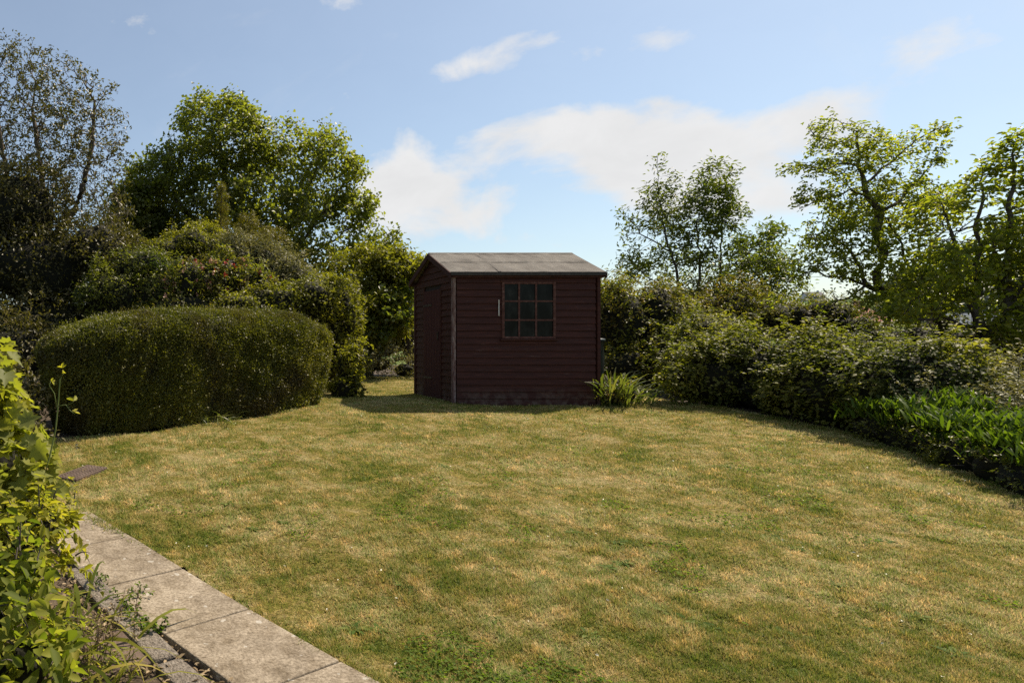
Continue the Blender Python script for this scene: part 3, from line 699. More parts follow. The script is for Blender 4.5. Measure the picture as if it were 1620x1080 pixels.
    # window
    m = MB(); y0 = SY0 - .034; fw = .03
    def fr(mm, lo, hi): bx(mm, (lo[0], lo[1], lo[2]), (hi[0], hi[1], hi[2]))
    fr(m, (WX0 - .004, y0, WZ0), (WX0 + fw, SY0 + .02, WZ1)); fr(m, (WX1 - fw, y0, WZ0), (WX1 + .004, SY0 + .02, WZ1))
    fr(m, (WX0 + fw, y0 + .002, WZ1 - fw), (WX1 - fw, SY0 + .018, WZ1)); fr(m, (WX0 + fw, y0 + .002, WZ0), (WX1 - fw, SY0 + .018, WZ0 + fw))
    win = m.build('window', M_TRIMRED, root, bevel=.003)
    gx = [WX0 + fw, 4.932, 5.17, WX1 - fw]; gz = [WZ0 + fw, 1.70, 1.965, WZ1 - fw]
    m = MB()
    for x in gx[1:3]: fr(m, (x - .012, y0 + .006, gz[0]), (x + .012, SY0 - .008, gz[3]))
    for z in gz[1:3]: fr(m, (gx[0], y0 + .009, z - .011), (gx[3], SY0 - .010, z + .011))
    m.build('glazing_bar', M_TRIMRED, win)
    gm = pane_mat(); m = MB(); fr(m, (gx[0], SY0 - .016, gz[0]), (gx[3], SY0 - .0125, gz[3])); m.build('pane', gm, win)
    m = MB(); fr(m, (WX0 - .03, SY0 - .05, WZ0 - .028), (WX1 + .03, SY0 + .0, WZ0 - .003)); m.build('sill', M_PAINT, win, bevel=.003)
    m = MB(); fr(m, (WX0 - .022, SY0 - .031, WZ1 + .002), (WX1 + .022, SY0 + .0, WZ1 + .022)); m.build('head_trim', M_PAINT, win)
    # slim pale strip beside the window
    m = MB(); fr(m, (4.640, SY0 - .034, 1.757), (4.651, SY0 - .024, 1.985)); m.build('metal_strip', M_PALE, root)
    # door of upright boards on the gable side
    m = MB(); nb = 6; w = (DY1 - DY0 - .02) / nb
    for i in range(nb):
        y = DY0 + .01 + i * w; d = random.uniform(0, .002); bx(m, (SX0 - .030 - d, y + .003, SZ0 + .06), (SX0 - .008, y + w - .003, DZ1 - .02))
    door = m.build('door', M_DOOR, root, bevel=.002)
    m = MB(); bx(m, (SX0 - .006, DY0 - .02, SZ0), (SX0 + .003, DY1 + .02, DZ1)); m.build('door_backing', M_DARKWOOD, door)
    for zz in (.85, 1.95):
        m = MB(); bx(m, (SX0 - .038, DY0 + .30, zz - .015), (SX0 - .033, DY1 - .01, zz + .015)); m.build('hinge', M_IRON, door)
    m = MB(); bx(m, (SX0 - .05, DY0 + .05, 1.42), (SX0 - .033, DY0 + .08, 1.54)); m.build('handle', M_IRON, door, bevel=.004)
    for y in (DY0, DY1):
        m = MB(); bx(m, (SX0 - .028, y - .018, SZ0 + .04), (SX0 - .004, y + .008, DZ1)); m.build('door_frame', M_PAINT, root)
    # roof: two felted slopes
    ye0, ye1, ym = SY0 - .085, SY1 + .085, (SY0 + SY1) / 2; xr0, xr1 = 3.950, 6.115; ze, zr = 2.368, 2.735
    for k, (ya, nme) in enumerate(((ye0, 'front'), (ye1, 'rear'))):
        m = MB(); nx, ny = 40, 14; th = .022; top = []; bot = []
        for j in range(ny + 1):
            for i in range(nx + 1):
                x = xr0 + (xr1 - xr0) * i / nx; t = j / ny; y = ya + (ym - ya) * t; z = ze + (zr - ze) * t
                wob = .003 * math.sin(x * 31 + 9 * t) * math.sin(t * 9) + .0045 * math.sin(x * 7 + t * 3) * math.sin(t * 5 + x) + .002 * math.sin(x * 17)
                top.append(T((x, y, z + wob))); bot.append(T((x, y, z - th)))
        n = len(top); W1 = nx + 1; fcs = []
        for j in range(ny):
            for i in range(nx):
                q = [j*W1+i, j*W1+i+1, (j+1)*W1+i+1, (j+1)*W1+i]; q = q if k == 0 else q[::-1]
                fcs.append(q); fcs.append([n + a for a in q[::-1]])
        ring = [i for i in range(W1)] + [j*W1+nx for j in range(1, ny+1)] + [ny*W1+i for i in range(nx-1, -1, -1)] + [j*W1 for j in range(ny-1, 0, -1)]
        for a, b in zip(ring, ring[1:] + ring[:1]):
            q = [b, a, n + a, n + b]; fcs.append(q if k == 0 else q[::-1])
        m.poly(top + bot, fcs); rf = m.build('roof', M_FELT, root, smooth=False)
        if k == 0:
            for (xs_, tilt) in ((4.62, .02), ):
                m = MB(); a = []
                for j in range(9):
                    t = .02 + j / 8 * .96; y = ya + (ym - ya) * t; z = ze + (zr - ze) * t + .003
                    a.append((xs_ + tilt * math.sin(t * 3), y, z))
                pts = [T(p) for p in a] + [T((p[0] + .05, p[1], p[2] + .002)) for p in a] + [T((p[0], p[1], p[2] - .01)) for p in a]
                nn = len(a); fl = [[i, nn + i, nn + i + 1, i + 1] for i in range(nn - 1)] + [[i, i + 1, 2*nn + i + 1, 2*nn + i] for i in range(nn - 1)]
                m.poly(pts, fl); m.build('felt_seam', M_FELT, rf)
            m = MB(); t = .48; y = ya + (ym - ya) * t; z = ze + (zr - ze) * t
            bx(m, (xr0 + .01, y - .002, z + .001), (xr1 - .01, y + .004, z + .006)); m.build('felt_lap', M_FELT, rf)
        # felt turned down over the eave
        m = MB(); yy = ya; s_ = -1 if k == 0 else 1
        y0_, y1_ = sorted((yy + s_ * .001, yy + s_ * .006)); bx(m, (xr0, y0_, ze - .045), (xr1, y1_, ze + .002)); m.build('felt_edge', M_FELTD, rf)
    m = MB(); m.prism([T((xr0 - .001, ym - .05, zr - .0185)), T((xr0 - .001, ym, zr + .008)), T((xr0 - .001, ym + .05, zr - .0185)), T((xr0 - .001, ym, zr - .002))], (xr1 - xr0 + .002, 0, 0)); m.build('ridge_cap', M_FELT, root)
    # bargeboards on both gables, eave boards
    for xg, s_ in ((xr0, -1), (xr1, 1)):
        for ya in (ye0, ye1):
            m = MB(); a, b = sorted((xg, xg + s_ * .016)); h = .085
            pts = [T((a, ya, ze - .006)), T((a, ym, zr - .006)), T((a, ym, zr - .006 - h)), T((a, ya, ze - .006 - h * .9))]
            m.prism(pts, (b - a, 0, 0)); m.build('bargeboard', M_DARKPAINT, root)
    for y, s_ in ((SY0 - .055, -1), (SY1 + .035, 1)):
        m = MB(); bx(m, (xr0 + .004, y, ze - .075), (xr1 - .004, y + .018, ze - .012)); m.build('eave_board', M_DARKPAINT, root)
    return root
M_TRIMRED = noise_mat('faded_frame_paint', [(.3, (.055, .021, .017)), (.55, (.10, .045, .037)), (.8, (.21, .14, .12))], 10, stretch=(2, 2, 2), bump=.2)
M_DOOR = noise_mat('door_paint', [(.3, (.04, .013, .012)), (.6, (.065, .022, .019)), (.8, (.09, .045, .036))], 6, stretch=(12, 12, .8), bump=.2)
M_DARKPAINT = noise_mat('dark_trim_paint', [(.3, (.03, .014, .013)), (.7, (.07, .03, .027))], 12)
M_PALE = noise_mat('pale_metal', [(.3, (.45, .42, .4)), (.7, (.62, .6, .57))], 20, rough=.4)
M_IRON = noise_mat('rusty_iron', [(.3, (.02, .015, .012)), (.7, (.06, .04, .03))], 30, rough=.6)
M_FELTD = noise_mat('felt_edge_dark', [(.3, (.03, .027, .025)), (.7, (.07, .065, .06))], 30)
build_shed()

# water butt behind the shed corner
wb = Vector((6.38, 10.45, g1(6.4, 10.4))); root = empty('water_butt', wb, 'dark plastic water butt half hidden at the right corner of the shed', 'water butt')
M_BUTT = noise_mat('dark_plastic', [(.3, (.006, .010, .011)), (.7, (.016, .024, .025))], 6, rough=.35, spec=.5)
prof = [(.20,0),(.22,.02),(.25,.35),(.262,.60),(.25,.86),(.255,.875)]; m = MB(); k = 28; vs = [(math.cos(2*math.pi*j/k)*r, math.sin(2*math.pi*j/k)*r, z) for r, z in prof for j in range(k)]
m.poly(vs, [[i*k+j, i*k+(j+1)%k, (i+1)*k+(j+1)%k, (i+1)*k+j] for i in range(len(prof)-1) for j in range(k)] + [list(range(k))[::-1]]); m.build('barrel', M_BUTT, root, smooth=True)
prof = [(.275,.86),(.28,.90),(.268,.915),(.18,.93),(.001,.935)]; m = MB(); vs = [(math.cos(2*math.pi*j/k)*r, math.sin(2*math.pi*j/k)*r, z) for r, z in prof for j in range(k)]
m.poly(vs, [[i*k+j, i*k+(j+1)%k, (i+1)*k+(j+1)%k, (i+1)*k+j] for i in range(len(prof)-1) for j in range(k)] + [list(range(k))[::-1]]); m.build('lid', M_BUTT, root, smooth=True)

# ------------------------------------------------------------------ leaf materials
ML_HOLLY = leaf_mat('leaf_dark_glossy', [(.03, .03, .010), (.06, .057, .018), (.10, .09, .035), (.17, .145, .07)], trans=.3, rough=.42, spec=.35)
ML_MAPLE = leaf_mat('leaf_maple', [(.08, .095, .02), (.13, .145, .03), (.18, .19, .04), (.25, .245, .06)], trans=.55, patch=(.11, .12, .028), pscale=.6)
ML_GOLD = leaf_mat('leaf_golden_spray', [(.07, .07, .012), (.12, .11, .018), (.19, .15, .03)], trans=.4)
ML_LIME = leaf_mat('leaf_lime', [(.085, .095, .016), (.17, .168, .025), (.28, .25, .045)], trans=.48, patch=(.07, .072, .014), pscale=1.4, spec=.25)
ML_MID = leaf_mat('leaf_mid_green', [(.06, .07, .016), (.12, .13, .026), (.19, .195, .045)], trans=.45, spec=.3, patch=(.035, .05, .014), pscale=1.5)
ML_SILVER = leaf_mat('leaf_grey_green', [(.085, .095, .035), (.15, .155, .07), (.25, .235, .13)], trans=.3, tcol=(1.3, 1.3, .7), rough=.5, spec=.3)
ML_HEDGE = leaf_mat('leaf_hedge', [(.028, .036, .006), (.075, .082, .012), (.16, .16, .026), (.29, .25, .06)], trans=.32, patch=(.085, .068, .02), pscale=1.8, rough=.5)
ML_BRAMBLE = leaf_mat('leaf_bramble', [(.05, .065, .014), (.11, .125, .024), (.18, .18, .035), (.28, .25, .085)], trans=.45, patch=(.06, .072, .02), pscale=1.3, rough=.55, spec=.25)
ML_RUST = leaf_mat('leaf_reddish_mix', [(.065, .08, .016), (.12, .14, .026), (.20, .185, .04), (.19, .10, .04)], trans=.45, patch=(.085, .06, .02), pscale=1.5, spec=.25)
ML_ASH = leaf_mat('leaf_ash', [(.06, .08, .02), (.105, .13, .028), (.17, .185, .045)], trans=.48, spec=.3, rough=.4)
ML_APPLE = leaf_mat('leaf_apple', [(.07, .095, .014), (.13, .16, .022), (.21, .225, .032), (.30, .29, .06)], trans=.6, rough=.42)
ML_STRAP = leaf_mat('leaf_strap', [(.045, .08, .012), (.08, .135, .018), (.135, .20, .032)], trans=.42, tcol=(1.4, 1.5, .5), rough=.55, spec=.2)
ML_VINE = leaf_mat('leaf_vine', [(.16, .18, .10), (.20, .225, .055), (.28, .29, .05), (.42, .38, .07)], trans=.53, tcol=(1.3, 1.4, .5), rough=.55, spec=.2)
ML_MID2 = leaf_mat('leaf_weed_green', [(.06, .10, .02), (.10, .155, .03), (.16, .21, .05)], trans=.45, spec=.1, rough=.7)
ML_BED = leaf_mat('leaf_bed', [(.08, .11, .02), (.15, .18, .03), (.24, .25, .05), (.38, .33, .10)], trans=.5, rough=.6, spec=.15)
ML_LILY = leaf_mat('leaf_lily', [(.06, .085, .02), (.10, .125, .035), (.19, .19, .08)], trans=.35, spec=.35, rough=.45)
ML_DRY = leaf_mat('dry_stalks', [(.12, .09, .06), (.24, .18, .12), (.40, .32, .24)], trans=.2, tcol=(1, 1, 1), rough=.8)
M_PINK = leaf_mat('petal_pink', [(.45, .16, .16), (.6, .32, .30), (.7, .5, .45)], trans=.3, tcol=(1, 1, 1)); M_RED = leaf_mat('petal_red', [(.35, .02, .02), (.5, .03, .03)], trans=.3, tcol=(1, 1, 1))
M_WHITE = leaf_mat('petal_white', [(.6, .6, .56), (.8, .8, .78)], trans=.2, tcol=(1, 1, 1))

# ------------------------------------------------------------------ clipped hedge
def clipped_hedge():
    A = gp(100, 706); Bq = gp(492, 646); ax = (Bq - A); ax.z = 0; Lh = ax.length / 2; ax.normalize(); nb = Vector((-ax.y, ax.x, 0))
    hw = .62; C = (A + Bq) / 2 + nb * (hw - .05) + ax * .42; C.z = 0
    root = empty('clipped_hedge', (C.x, C.y, g1(C.x, C.y)), 'long clipped evergreen hedge with a rounded flat top, left of the lawn', 'hedge')
    a = Lh + .36; H = 1.36
    nu, nh = 160, 60
    def surf(th, t, s=1.0):
        """t 0 base .. 1 centre of top"""
        c, sn = np.cos(th), np.sin(th); e = .60
        ux = np.sign(c) * np.abs(c) ** e; uy = np.sign(sn) * np.abs(sn) ** e
        side = np.clip(t / .62, 0, 1); topp = np.clip((t - .62) / .38, 0, 1)
        h = np.where(t < .62, side * .74, .74 + .26 * np.sin(topp * np.pi / 2) ** .9)
        r = np.where(t < .62, .90 + .10 * np.sin(side * np.pi / 2), np.cos(topp * np.pi / 2) ** .72)
        px_ = a * ux * r; py_ = hw * uy * r
        # crown line sinks a little at both ends
        hh = h * H * (1 - .13 * (px_ / a) ** 4 * h + .02 * np.clip(-px_ / a, 0, 1))
        return px_ * s, py_ * s, hh * (.5 + .5 * s)
    th = np.linspace(0, 2*np.pi, nu + 1)[:-1]; t = np.linspace(0, 1, nh); TT, HH = np.meshgrid(th, t)
    def place(u, v, h):
        X = C.x + ax.x * u + nb.x * v; Y = C.y + ax.y * u + nb.y * v
        return np.stack([X, Y, ground(X, Y) * .0 + ground(C.x + ax.x * u, C.y + ax.y * u) + h], -1)
    def mesh_at(s, amp):
        u, v, h = surf(TT.ravel(), HH.ravel(), s); P = place(u, v, h)
        d = nrm(np.stack([P[:, 0] - C.x, P[:, 1] - C.y, (P[:, 2] - 1.0)], 1)); P = P + d * (amp * .3 * wnoise(P, 3.0, 5) + amp * .8 * wnoise(P, 11, 6))[:, None]; return P
    P = mesh_at(1.0, .020)
    i = (np.arange(nh - 1)[:, None] * nu + np.arange(nu)[None]); i2 = (np.arange(nh - 1)[:, None] * nu + (np.arange(nu)[None] + 1) % nu)
    Fq = np.stack([i, i2, i2 + nu, i + nu], -1).reshape(-1, 4)
    core = mesh_at(.93, .02); rootlink('light_blocking_core', core, Fq, M_CORE, root, smooth=True)  # solid dark core added inside the hedge to block light
    q = P[Fq]; nn = np.cross(q[:, 1] - q[:, 0], q[:, 3] - q[:, 0]); ar = np.linalg.norm(nn, axis=1) + 1e-9; nn = nn / ar[:, None]
    cen = q.mean(1); outc = cen - np.array([C.x, C.y, .9]); fl = (nn * outc).sum(1) < 0; nn[fl] *= -1
    n = 330000; w = ar * np.where((nn[:, 1] > .35) & (nn[:, 2] < .4), .25, 1.0); w *= .75 + .35 * wnoise(cen, 4, 8); w = np.clip(w, .15 * ar, None); f_ = RNG.choice(len(Fq), n, p=w / w.sum())
    uv = RNG.uniform(0, 1, (n, 2)); Q = q[f_]; pt = (Q[:, 0] * ((1-uv[:, :1]) * (1-uv[:, 1:])) + Q[:, 1] * (uv[:, :1] * (1-uv[:, 1:])) + Q[:, 2] * uv[:, :1] * uv[:, 1:] + Q[:, 3] * (1-uv[:, :1]) * uv[:, 1:])
    N_ = nn[f_]; pt = pt - N_ * (np.abs(RNG.normal(size=(n, 1))) * .022 - .012)
    # stray shoots the shears missed, and sparser patches where the dark core shows
    cf = wnoise(pt, 11, 41, 9); pt = pt - N_ * (np.clip(.25 - cf, 0, 2) * .030)[:, None]
    kp = RNG.uniform(0, 1, n) < np.clip(1.05 + cf * .9 + (pt[:, 2] - 1.0) * .2, .25, 1); pt = pt[kp]; N_ = N_[kp]
    ks = RNG.choice(len(pt), 1500); st = np.repeat(pt[ks], 7, 0); sn = np.repeat(nrm(N_[ks] + np.array([0, 0, .8]) + RNG.normal(size=(1500, 3)) * .3), 7, 0)
    pt = np.concatenate([pt, st + sn * np.tile(np.linspace(.01, .07, 7), 1500)[:, None] * np.repeat(RNG.uniform(.3, 1.3, 1500), 7)[:, None] + RNG.normal(size=st.shape) * .004]); N_ = np.concatenate([N_, sn]); n = len(pt)
    V, Fc, kk = make_leaves(pt, N_, .026, .42, 'rhomb', up=.25, wild=.9, axis=N_ * .9 + np.array([0, 0, .7]), fold=.2, Lvar=.5)
    rootlink('foliage', V, Fc, ML_HEDGE, root, leaf_rnd(n, kk, pt, .45, 2.2, 9))
clipped_hedge()

# ------------------------------------------------------------------ trees and shrubs behind the hedge and the shed
tree('evergreen_tree', 'tall dark evergreen tree with bare grey twigs at its top, far left', 'tree',
     [[gbase(60, 14.5)] + pl(14.5, (62, 480), (70, 380), (66, 280), (50, 170)), pl(14.5, (66, 400), (120, 330), (145, 240), (150, 160)), pl(14.5, (70, 350), (10, 280), (-10, 160)),
      pl(14.5, (66, 430), (150, 400), (190, 340, 14)), pl(14.5, (64, 440), (110, 440, 13), (170, 420, 12.4)), pl(14.5, (66, 420), (20, 400, 13), (-20, 380, 12.5))],
     [B(75, 210, 135, 125, 14.5, 1.4), B(30, 150, 80, 95, 14.5, 1.2), B(90, 330, 125, 100, 14.3, 1.6), B(150, 250, 62, 95, 14.3, 1.0)],
     9500, .12, 19000, .08, .42, ML_HOLLY, M_BARK_GREY, tip=.0036, rmax=.17, seed=3, thin=.016, spread_=.03, cl_size=.045, wild=1.1, k=5, wander=.33, tipbias=3,
     dens=lambda q: .22 + 1.9 * sstep(3.9, 2.2, q[:, 2]) + .35 * (wnoise(q, 1.2, 5) > .2))
shrub('evergreen_shrub', 'dark glossy evergreen shrub with pale sparkling leaves under the tall tree', 'shrub',
      [B(10, 560, 90, 60, 11.5, .5), B(5, 620, 60, 60, 9.0, .4), B(60, 430, 120, 80, 13.2, 1.0), B(150, 400, 70, 62, 13.2, .8), B(30, 340, 90, 75, 13.6, .8), B(200, 460, 60, 50, 12.8, .6), B(90, 520, 160, 60, 12.8, .7), B(-70, 430, 120, 150, 13.5, .9)],  # low lumps at far left added to darken the gap beside the hedge
      85000, .075, .42, ML_HOLLY, seed=4, lump=.2, depth=.5, wild=1.2, shoots=170, shoot_len=.6, core=.72, cl=.06)
tree('maple_tree', 'broad bright green maple tree with domed crown behind the shrubs', 'tree',
     [[gbase(400, 18)] + pl(18, (405, 470), (385, 380), (360, 300), (345, 200)), pl(18, (400, 420), (470, 350), (500, 270), (515, 220)), pl(18, (400, 440), (500, 400), (570, 350)), pl(18, (390, 400), (300, 340), (240, 280)),
      pl(18, (400, 430), (480, 380), (545, 290)), pl(18, (405, 450), (520, 430), (600, 400))],
     [B(345, 225, 88, 80, 18, 1.5), B(275, 290, 84, 66, 18, 1.3), B(420, 240, 60, 50, 18, 1.2), B(505, 275, 68, 72, 18, 1.3), B(540, 335, 52, 42, 18, 1.0), B(400, 350, 150, 75, 17.6, 1.6), B(245, 350, 60, 80, 18, 1.1), B(590, 380, 50, 30, 17.5, .8), B(572, 325, 30, 24, 17.8, .6), B(470, 390, 90, 50, 17.3, 1.0)],
     8500, .17, 40000, .10, .75, ML_MAPLE, M_BARK, tip=.005, rmax=.16, seed=8, thin=.02, dens=lambda q: .3 + 1.0 * (wnoise(q, 2.2, 73) > -.1), spread_=.12, wild=.9, k=5, tipbias=1, clump=.4, kind='rhomb')
tree('hazel_tree', 'dark green tree between the tall evergreen and the maple', 'tree',
     [[gbase(215, 17.5)] + pl(17.5, (215, 450), (218, 380), (225, 320)), pl(17.5, (215, 430), (180, 370), (185, 320))],
     [B(215, 350, 55, 70, 17.3, 1.0), B(190, 410, 70, 60, 17, 1.0)], 1500, .17, 15000, .10, .8, ML_MID, M_BARK, tip=.005, rmax=.1, seed=12, thin=.02, spread_=.1)
tree('golden_cypress', 'feathery golden brown conifer rising in front of the maple', 'tree',
     [[gbase(352, 14.6)] + pl(14.6, (350, 420), (349, 350), (350, 292)), pl(14.6, (350, 400), (385, 370), (400, 335))],
     [B(350, 335, 17, 48, 14.6, .3), B(352, 385, 34, 42, 14.6, .45), B(392, 375, 26, 40, 14.6, .4), B(430, 385, 28, 24, 14.4, .4)],
     900, .09, 17000, .055, .2, ML_GOLD, M_BARK, tip=.003, rmax=.05, seed=14, thin=.02, spread_=.035, up=.1, wild=.6, bias=(0, 0, .5))
shrub('rounded_shrub', 'rounded yellow green shrub just above the pink flowers', 'shrub', [B(305, 392, 52, 36, 13.6, .7), B(262, 402, 40, 28, 13.4, .5), B(330, 375, 24, 18, 13.7, .3)], 16000, .06, .42, ML_LIME, seed=21, shoots=45, shoot_len=.3, depth=.3)
shrub('silver_shrub', 'grey green narrow leaved shrub under the golden conifer', 'shrub', [B(415, 425, 66, 40, 13.2, .6), B(455, 445, 50, 40, 12.9, .5), B(372, 412, 32, 40, 13.0, .4)], 21000, .085, .20, ML_SILVER, seed=22, shoots=120, shoot_len=.38, depth=.3, axis_up=1.0, shoot_up=1.5)
shrub('small_leaved_shrub', 'mid green small leaved shrub between the glossy evergreen and the flowers', 'shrub', [B(222, 430, 62, 42, 12.7, .7), B(180, 470, 60, 50, 12.2, .6), B(255, 470, 55, 50, 12.2, .6)], 22000, .06, .45, ML_MID, seed=23, shoots=60, shoot_len=.3, depth=.3)
q_ = at(300, 440, 12)
shrub('flowering_shrub', 'loose shrub carrying pink and red blossoms above the hedge', 'flowering shrub', [B(305, 452, 48, 46, 12.0, .45), B(350, 440, 46, 42, 12.1, .4), B(395, 455, 45, 35, 12.2, .4), B(300, 500, 90, 40, 11.7, .5)], 19000, .065, .42, ML_RUST, seed=24, shoots=70, shoot_len=.35, depth=.35,
      flowers=[(34, .032, M_PINK, lambda P: (P[:, 0] < at(345, 0, 12).x) & (P[:, 2] > at(0, 478, 12).z) & (P[:, 1] < 12.0)), (14, .03, M_RED, lambda P: (P[:, 2] > at(0, 465, 12).z) & (P[:, 1] < 12.0)), (9, .035, M_PINK, lambda P: (P[:, 0] > at(380, 0, 12).x) & (P[:, 2] > at(0, 460, 12).z) & (P[:, 1] < 12.1))])
shrub('broad_shrub', 'broad yellow green shrub standing directly behind the clipped hedge', 'shrub', [B(430, 482, 66, 34, 11.6, .5), B(375, 490, 50, 30, 11.4, .5), B(490, 478, 50, 42, 11.7, .6), B(530, 500, 42, 68, 11.8, .5), B(500, 560, 60, 70, 11.8, .5)], 30000, .06, .5, ML_LIME, seed=25, shoots=70, shoot_len=.28, depth=.3, lump=.22)
tree('hawthorn_tree', 'dense lime green small tree between the broad shrub and the shed', 'tree',
     [[gbase(585, 15.5)] + pl(15.5, (582, 520), (575, 460), (570, 420)), pl(15.5, (582, 500), (620, 450), (640, 420)), pl(15.5, (580, 480), (545, 450), (540, 420))],
     [B(600, 440, 62, 52, 15.2, 1.0), B(640, 445, 42, 45, 15.0, .7), B(545, 440, 42, 45, 15.2, .8), B(600, 500, 68, 45, 14.8, .8), B(560, 520, 50, 60, 14.6, .7)],
     2200, .13, 26000, .10, .42, ML_LIME, M_BARK, tip=.004, rmax=.1, seed=26, thin=.02, spread_=.08, cl_size=.06, clump=.5, dens=lambda q: .5 + (wnoise(q, 2.5, 31) > .0) * 1.2)
shrub('dark_thicket', 'dark shaded thicket under the lime green tree left of the shed', 'shrub', [B(600, 520, 75, 62, 16.2, .7), B(655, 520, 45, 60, 16.0, .5), B(540, 520, 60, 80, 15.6, .6), B(660, 455, 38, 45, 16.2, .4)], 22000, .06, .5, ML_MID, seed=27, depth=.5, shoots=30)
shrub('sycamore_seedling', 'pale broad leaved sapling leaning from the dark thicket by the shed', 'sapling', [B(618, 500, 30, 26, 14.2, .35), B(590, 530, 30, 28, 14.2, .35), B(640, 475, 18, 16, 14.3, .25), B(575, 560, 22, 16, 14.1, .3)], 2000, .10, .7, ML_ASH, kind='oval', seed=28, depth=.8, core=0, shoots=16, shoot_len=.5)
shrub('hydrangea_bush', 'fresh green leafy bush at the right end of the clipped hedge', 'bush', [B(552, 585, 24, 34, 10.8, .28), B(545, 620, 26, 28, 10.6, .28), B(562, 560, 18, 22, 11.0, .2)], 5200, .055, .55, ML_LIME, kind='oval', seed=29, depth=.35, shoots=26, shoot_len=.22)
shrub('bramble_patch', 'straggly grey bramble patch at the far edge of the grass by the shed', 'bramble', [B(600, 575, 34, 22, 13.9, .4), B(640, 585, 30, 22, 14.3, .4)], 2500, .05, .45, ML_SILVER, seed=30, depth=.6, shoots=60, shoot_len=.45, core=.5, shoot_mat=M_BARK_GREY)

shrub('added_dark_groundcover', 'dark low growth added over sunlit soil between the vine and the hedge', 'ground cover', [B(15, 650, 60, 50, 7.4, .45), B(-20, 610, 60, 60, 7.8, .5), B(50, 690, 26, 22, 6.9, .2)], 9000, .05, .5, ML_HOLLY, seed=81, depth=.5, shoots=20)  # shrub added to darken the sunlit soil left of the hedge

# low timber fence glimpsed behind the shed
fz = g1(6.3, 16.0); root = empty('timber_fence', (at(655, 0, 15.4).x, 15.4, fz), 'dark timber fence panel with pale capping rail glimpsed left of the shed', 'fence')
x0 = at(643, 0, 15.4).x; m = MB(); nb = 16
for i in range(nb): x = x0 + i * .12 - root.location.x; m.box((x, 0, 0), (x + .115, .015 + .004 * (i % 2), at(0, 491, 15.4).z - fz))
m.build('fence_boards', M_DARKWOOD, root)
m = MB(); m.box((x0 - root.location.x - .03, -.02, at(0, 491, 15.4).z - fz), (x0 - root.location.x + 1.9, .05, at(0, 488, 15.4).z - fz)); m.build('capping_rail', M_BARK_GREY, root)
for i in (0, 1):
    m = MB(); x = x0 - root.location.x + .05 + i * 1.75; m.box((x, .022, -.1), (x + .09, .11, at(0, 492, 15.4).z - fz - .004)); m.build('fence_post', M_DARKWOOD, root)

# ------------------------------------------------------------------ right-hand side
shrub('mixed_bush', 'leafy bush with reddish new growth beside the right wall of the shed', 'bush', [B(985, 520, 52, 68, 12.8, .7), B(1040, 500, 50, 50, 12.8, .7), B(965, 480, 34, 38, 13.2, .5), B(1010, 590, 60, 50, 12.2, .5), B(1060, 560, 50, 60, 12.4, .6)],
      24000, .065, .5, ML_RUST, seed=41, depth=.4, shoots=120, shoot_len=.35, lump=.22)
tree('ash_tree', 'slender pale stemmed ash sapling clump rising right of the shed', 'tree',
     [[gbase(1092, 15)] + pl(15, (1088, 520), (1070, 430), (1052, 370), (1040, 290), (1041, 246)), [gbase(1092, 15)] + pl(15, (1100, 520), (1108, 420), (1102, 350), (1120, 290), (1130, 260)),
      [gbase(1092, 15)] + pl(15, (1135, 500), (1140, 420), (1142, 340), (1135, 290)), pl(15, (1080, 480), (1020, 435), (995, 410)), pl(15, (1060, 400), (1015, 370), (992, 345)),
      pl(15, (1140, 440), (1180, 400), (1215, 370), (1228, 355)), pl(15, (1108, 420), (1150, 330), (1155, 290))],
     [B(1045, 320, 26, 48, 15, .5), B(1020, 365, 38, 42, 15, .6), B(1125, 300, 38, 46, 15, .6), B(1085, 345, 50, 42, 15, .7), B(1140, 350, 34, 40, 15, .5), B(1000, 415, 42, 28, 15, .5), B(1080, 410, 70, 34, 15, .7), B(1205, 385, 36, 32, 15, .5), B(1175, 420, 55, 36, 15, .6), B(1041, 252, 7, 8, 15, .1), B(990, 350, 9, 12, 15, .15), B(1100, 460, 70, 40, 15, .7)],
     1900, .13, 10500, .10, .36, ML_ASH, M_BARK, tip=.0035, rmax=.055, seed=42, thin=.012, dens=lambda q: .15 + 1.0 * (wnoise(q, 2.6, 74) > -.1), spread_=.05, cl_size=.07, wild=.9, k=5, clump=.4, fold=.3)
tree('young_elm', 'thin leaning sapling with airy leaves between the ash and the apple trees', 'tree',
     [[gbase(1195, 14)] + pl(14, (1195, 500), (1205, 440), (1215, 390)), [gbase(1195, 14)] + pl(14, (1180, 480), (1170, 430)), pl(14, (1200, 470), (1235, 430), (1245, 400))],
     [B(1212, 430, 34, 42, 14, .5), B(1180, 450, 40, 40, 14, .5), B(1240, 450, 26, 50, 14, .4), B(1205, 490, 60, 36, 14, .5)],
     1000, .11, 4500, .08, .45, ML_ASH, M_BARK, tip=.003, rmax=.035, seed=43, thin=.012, spread_=.07, k=4)
shrub('dark_bushes', 'dark green bush in shade beneath the ash sapling clump', 'bush', [B(1110, 500, 62, 52, 14.2, .8), B(1170, 505, 50, 50, 13.6, .7), B(1070, 520, 50, 60, 13.4, .6)], 18000, .055, .5, ML_RUST, seed=44, depth=.5, shoots=90, shoot_len=.5)
shrub('low_bush', 'brownish low bush in front of the distant hill, left of the apple trunks', 'bush', [B(1290, 505, 50, 34, 12.6, .6), B(1235, 510, 50, 38, 12.6, .6), B(1345, 520, 40, 28, 12.2, .5), B(1330, 495, 26, 18, 12.6, .3)], 12000, .045, .5, ML_RUST, seed=45, depth=.5, shoots=110, shoot_len=.4, lump=.25)
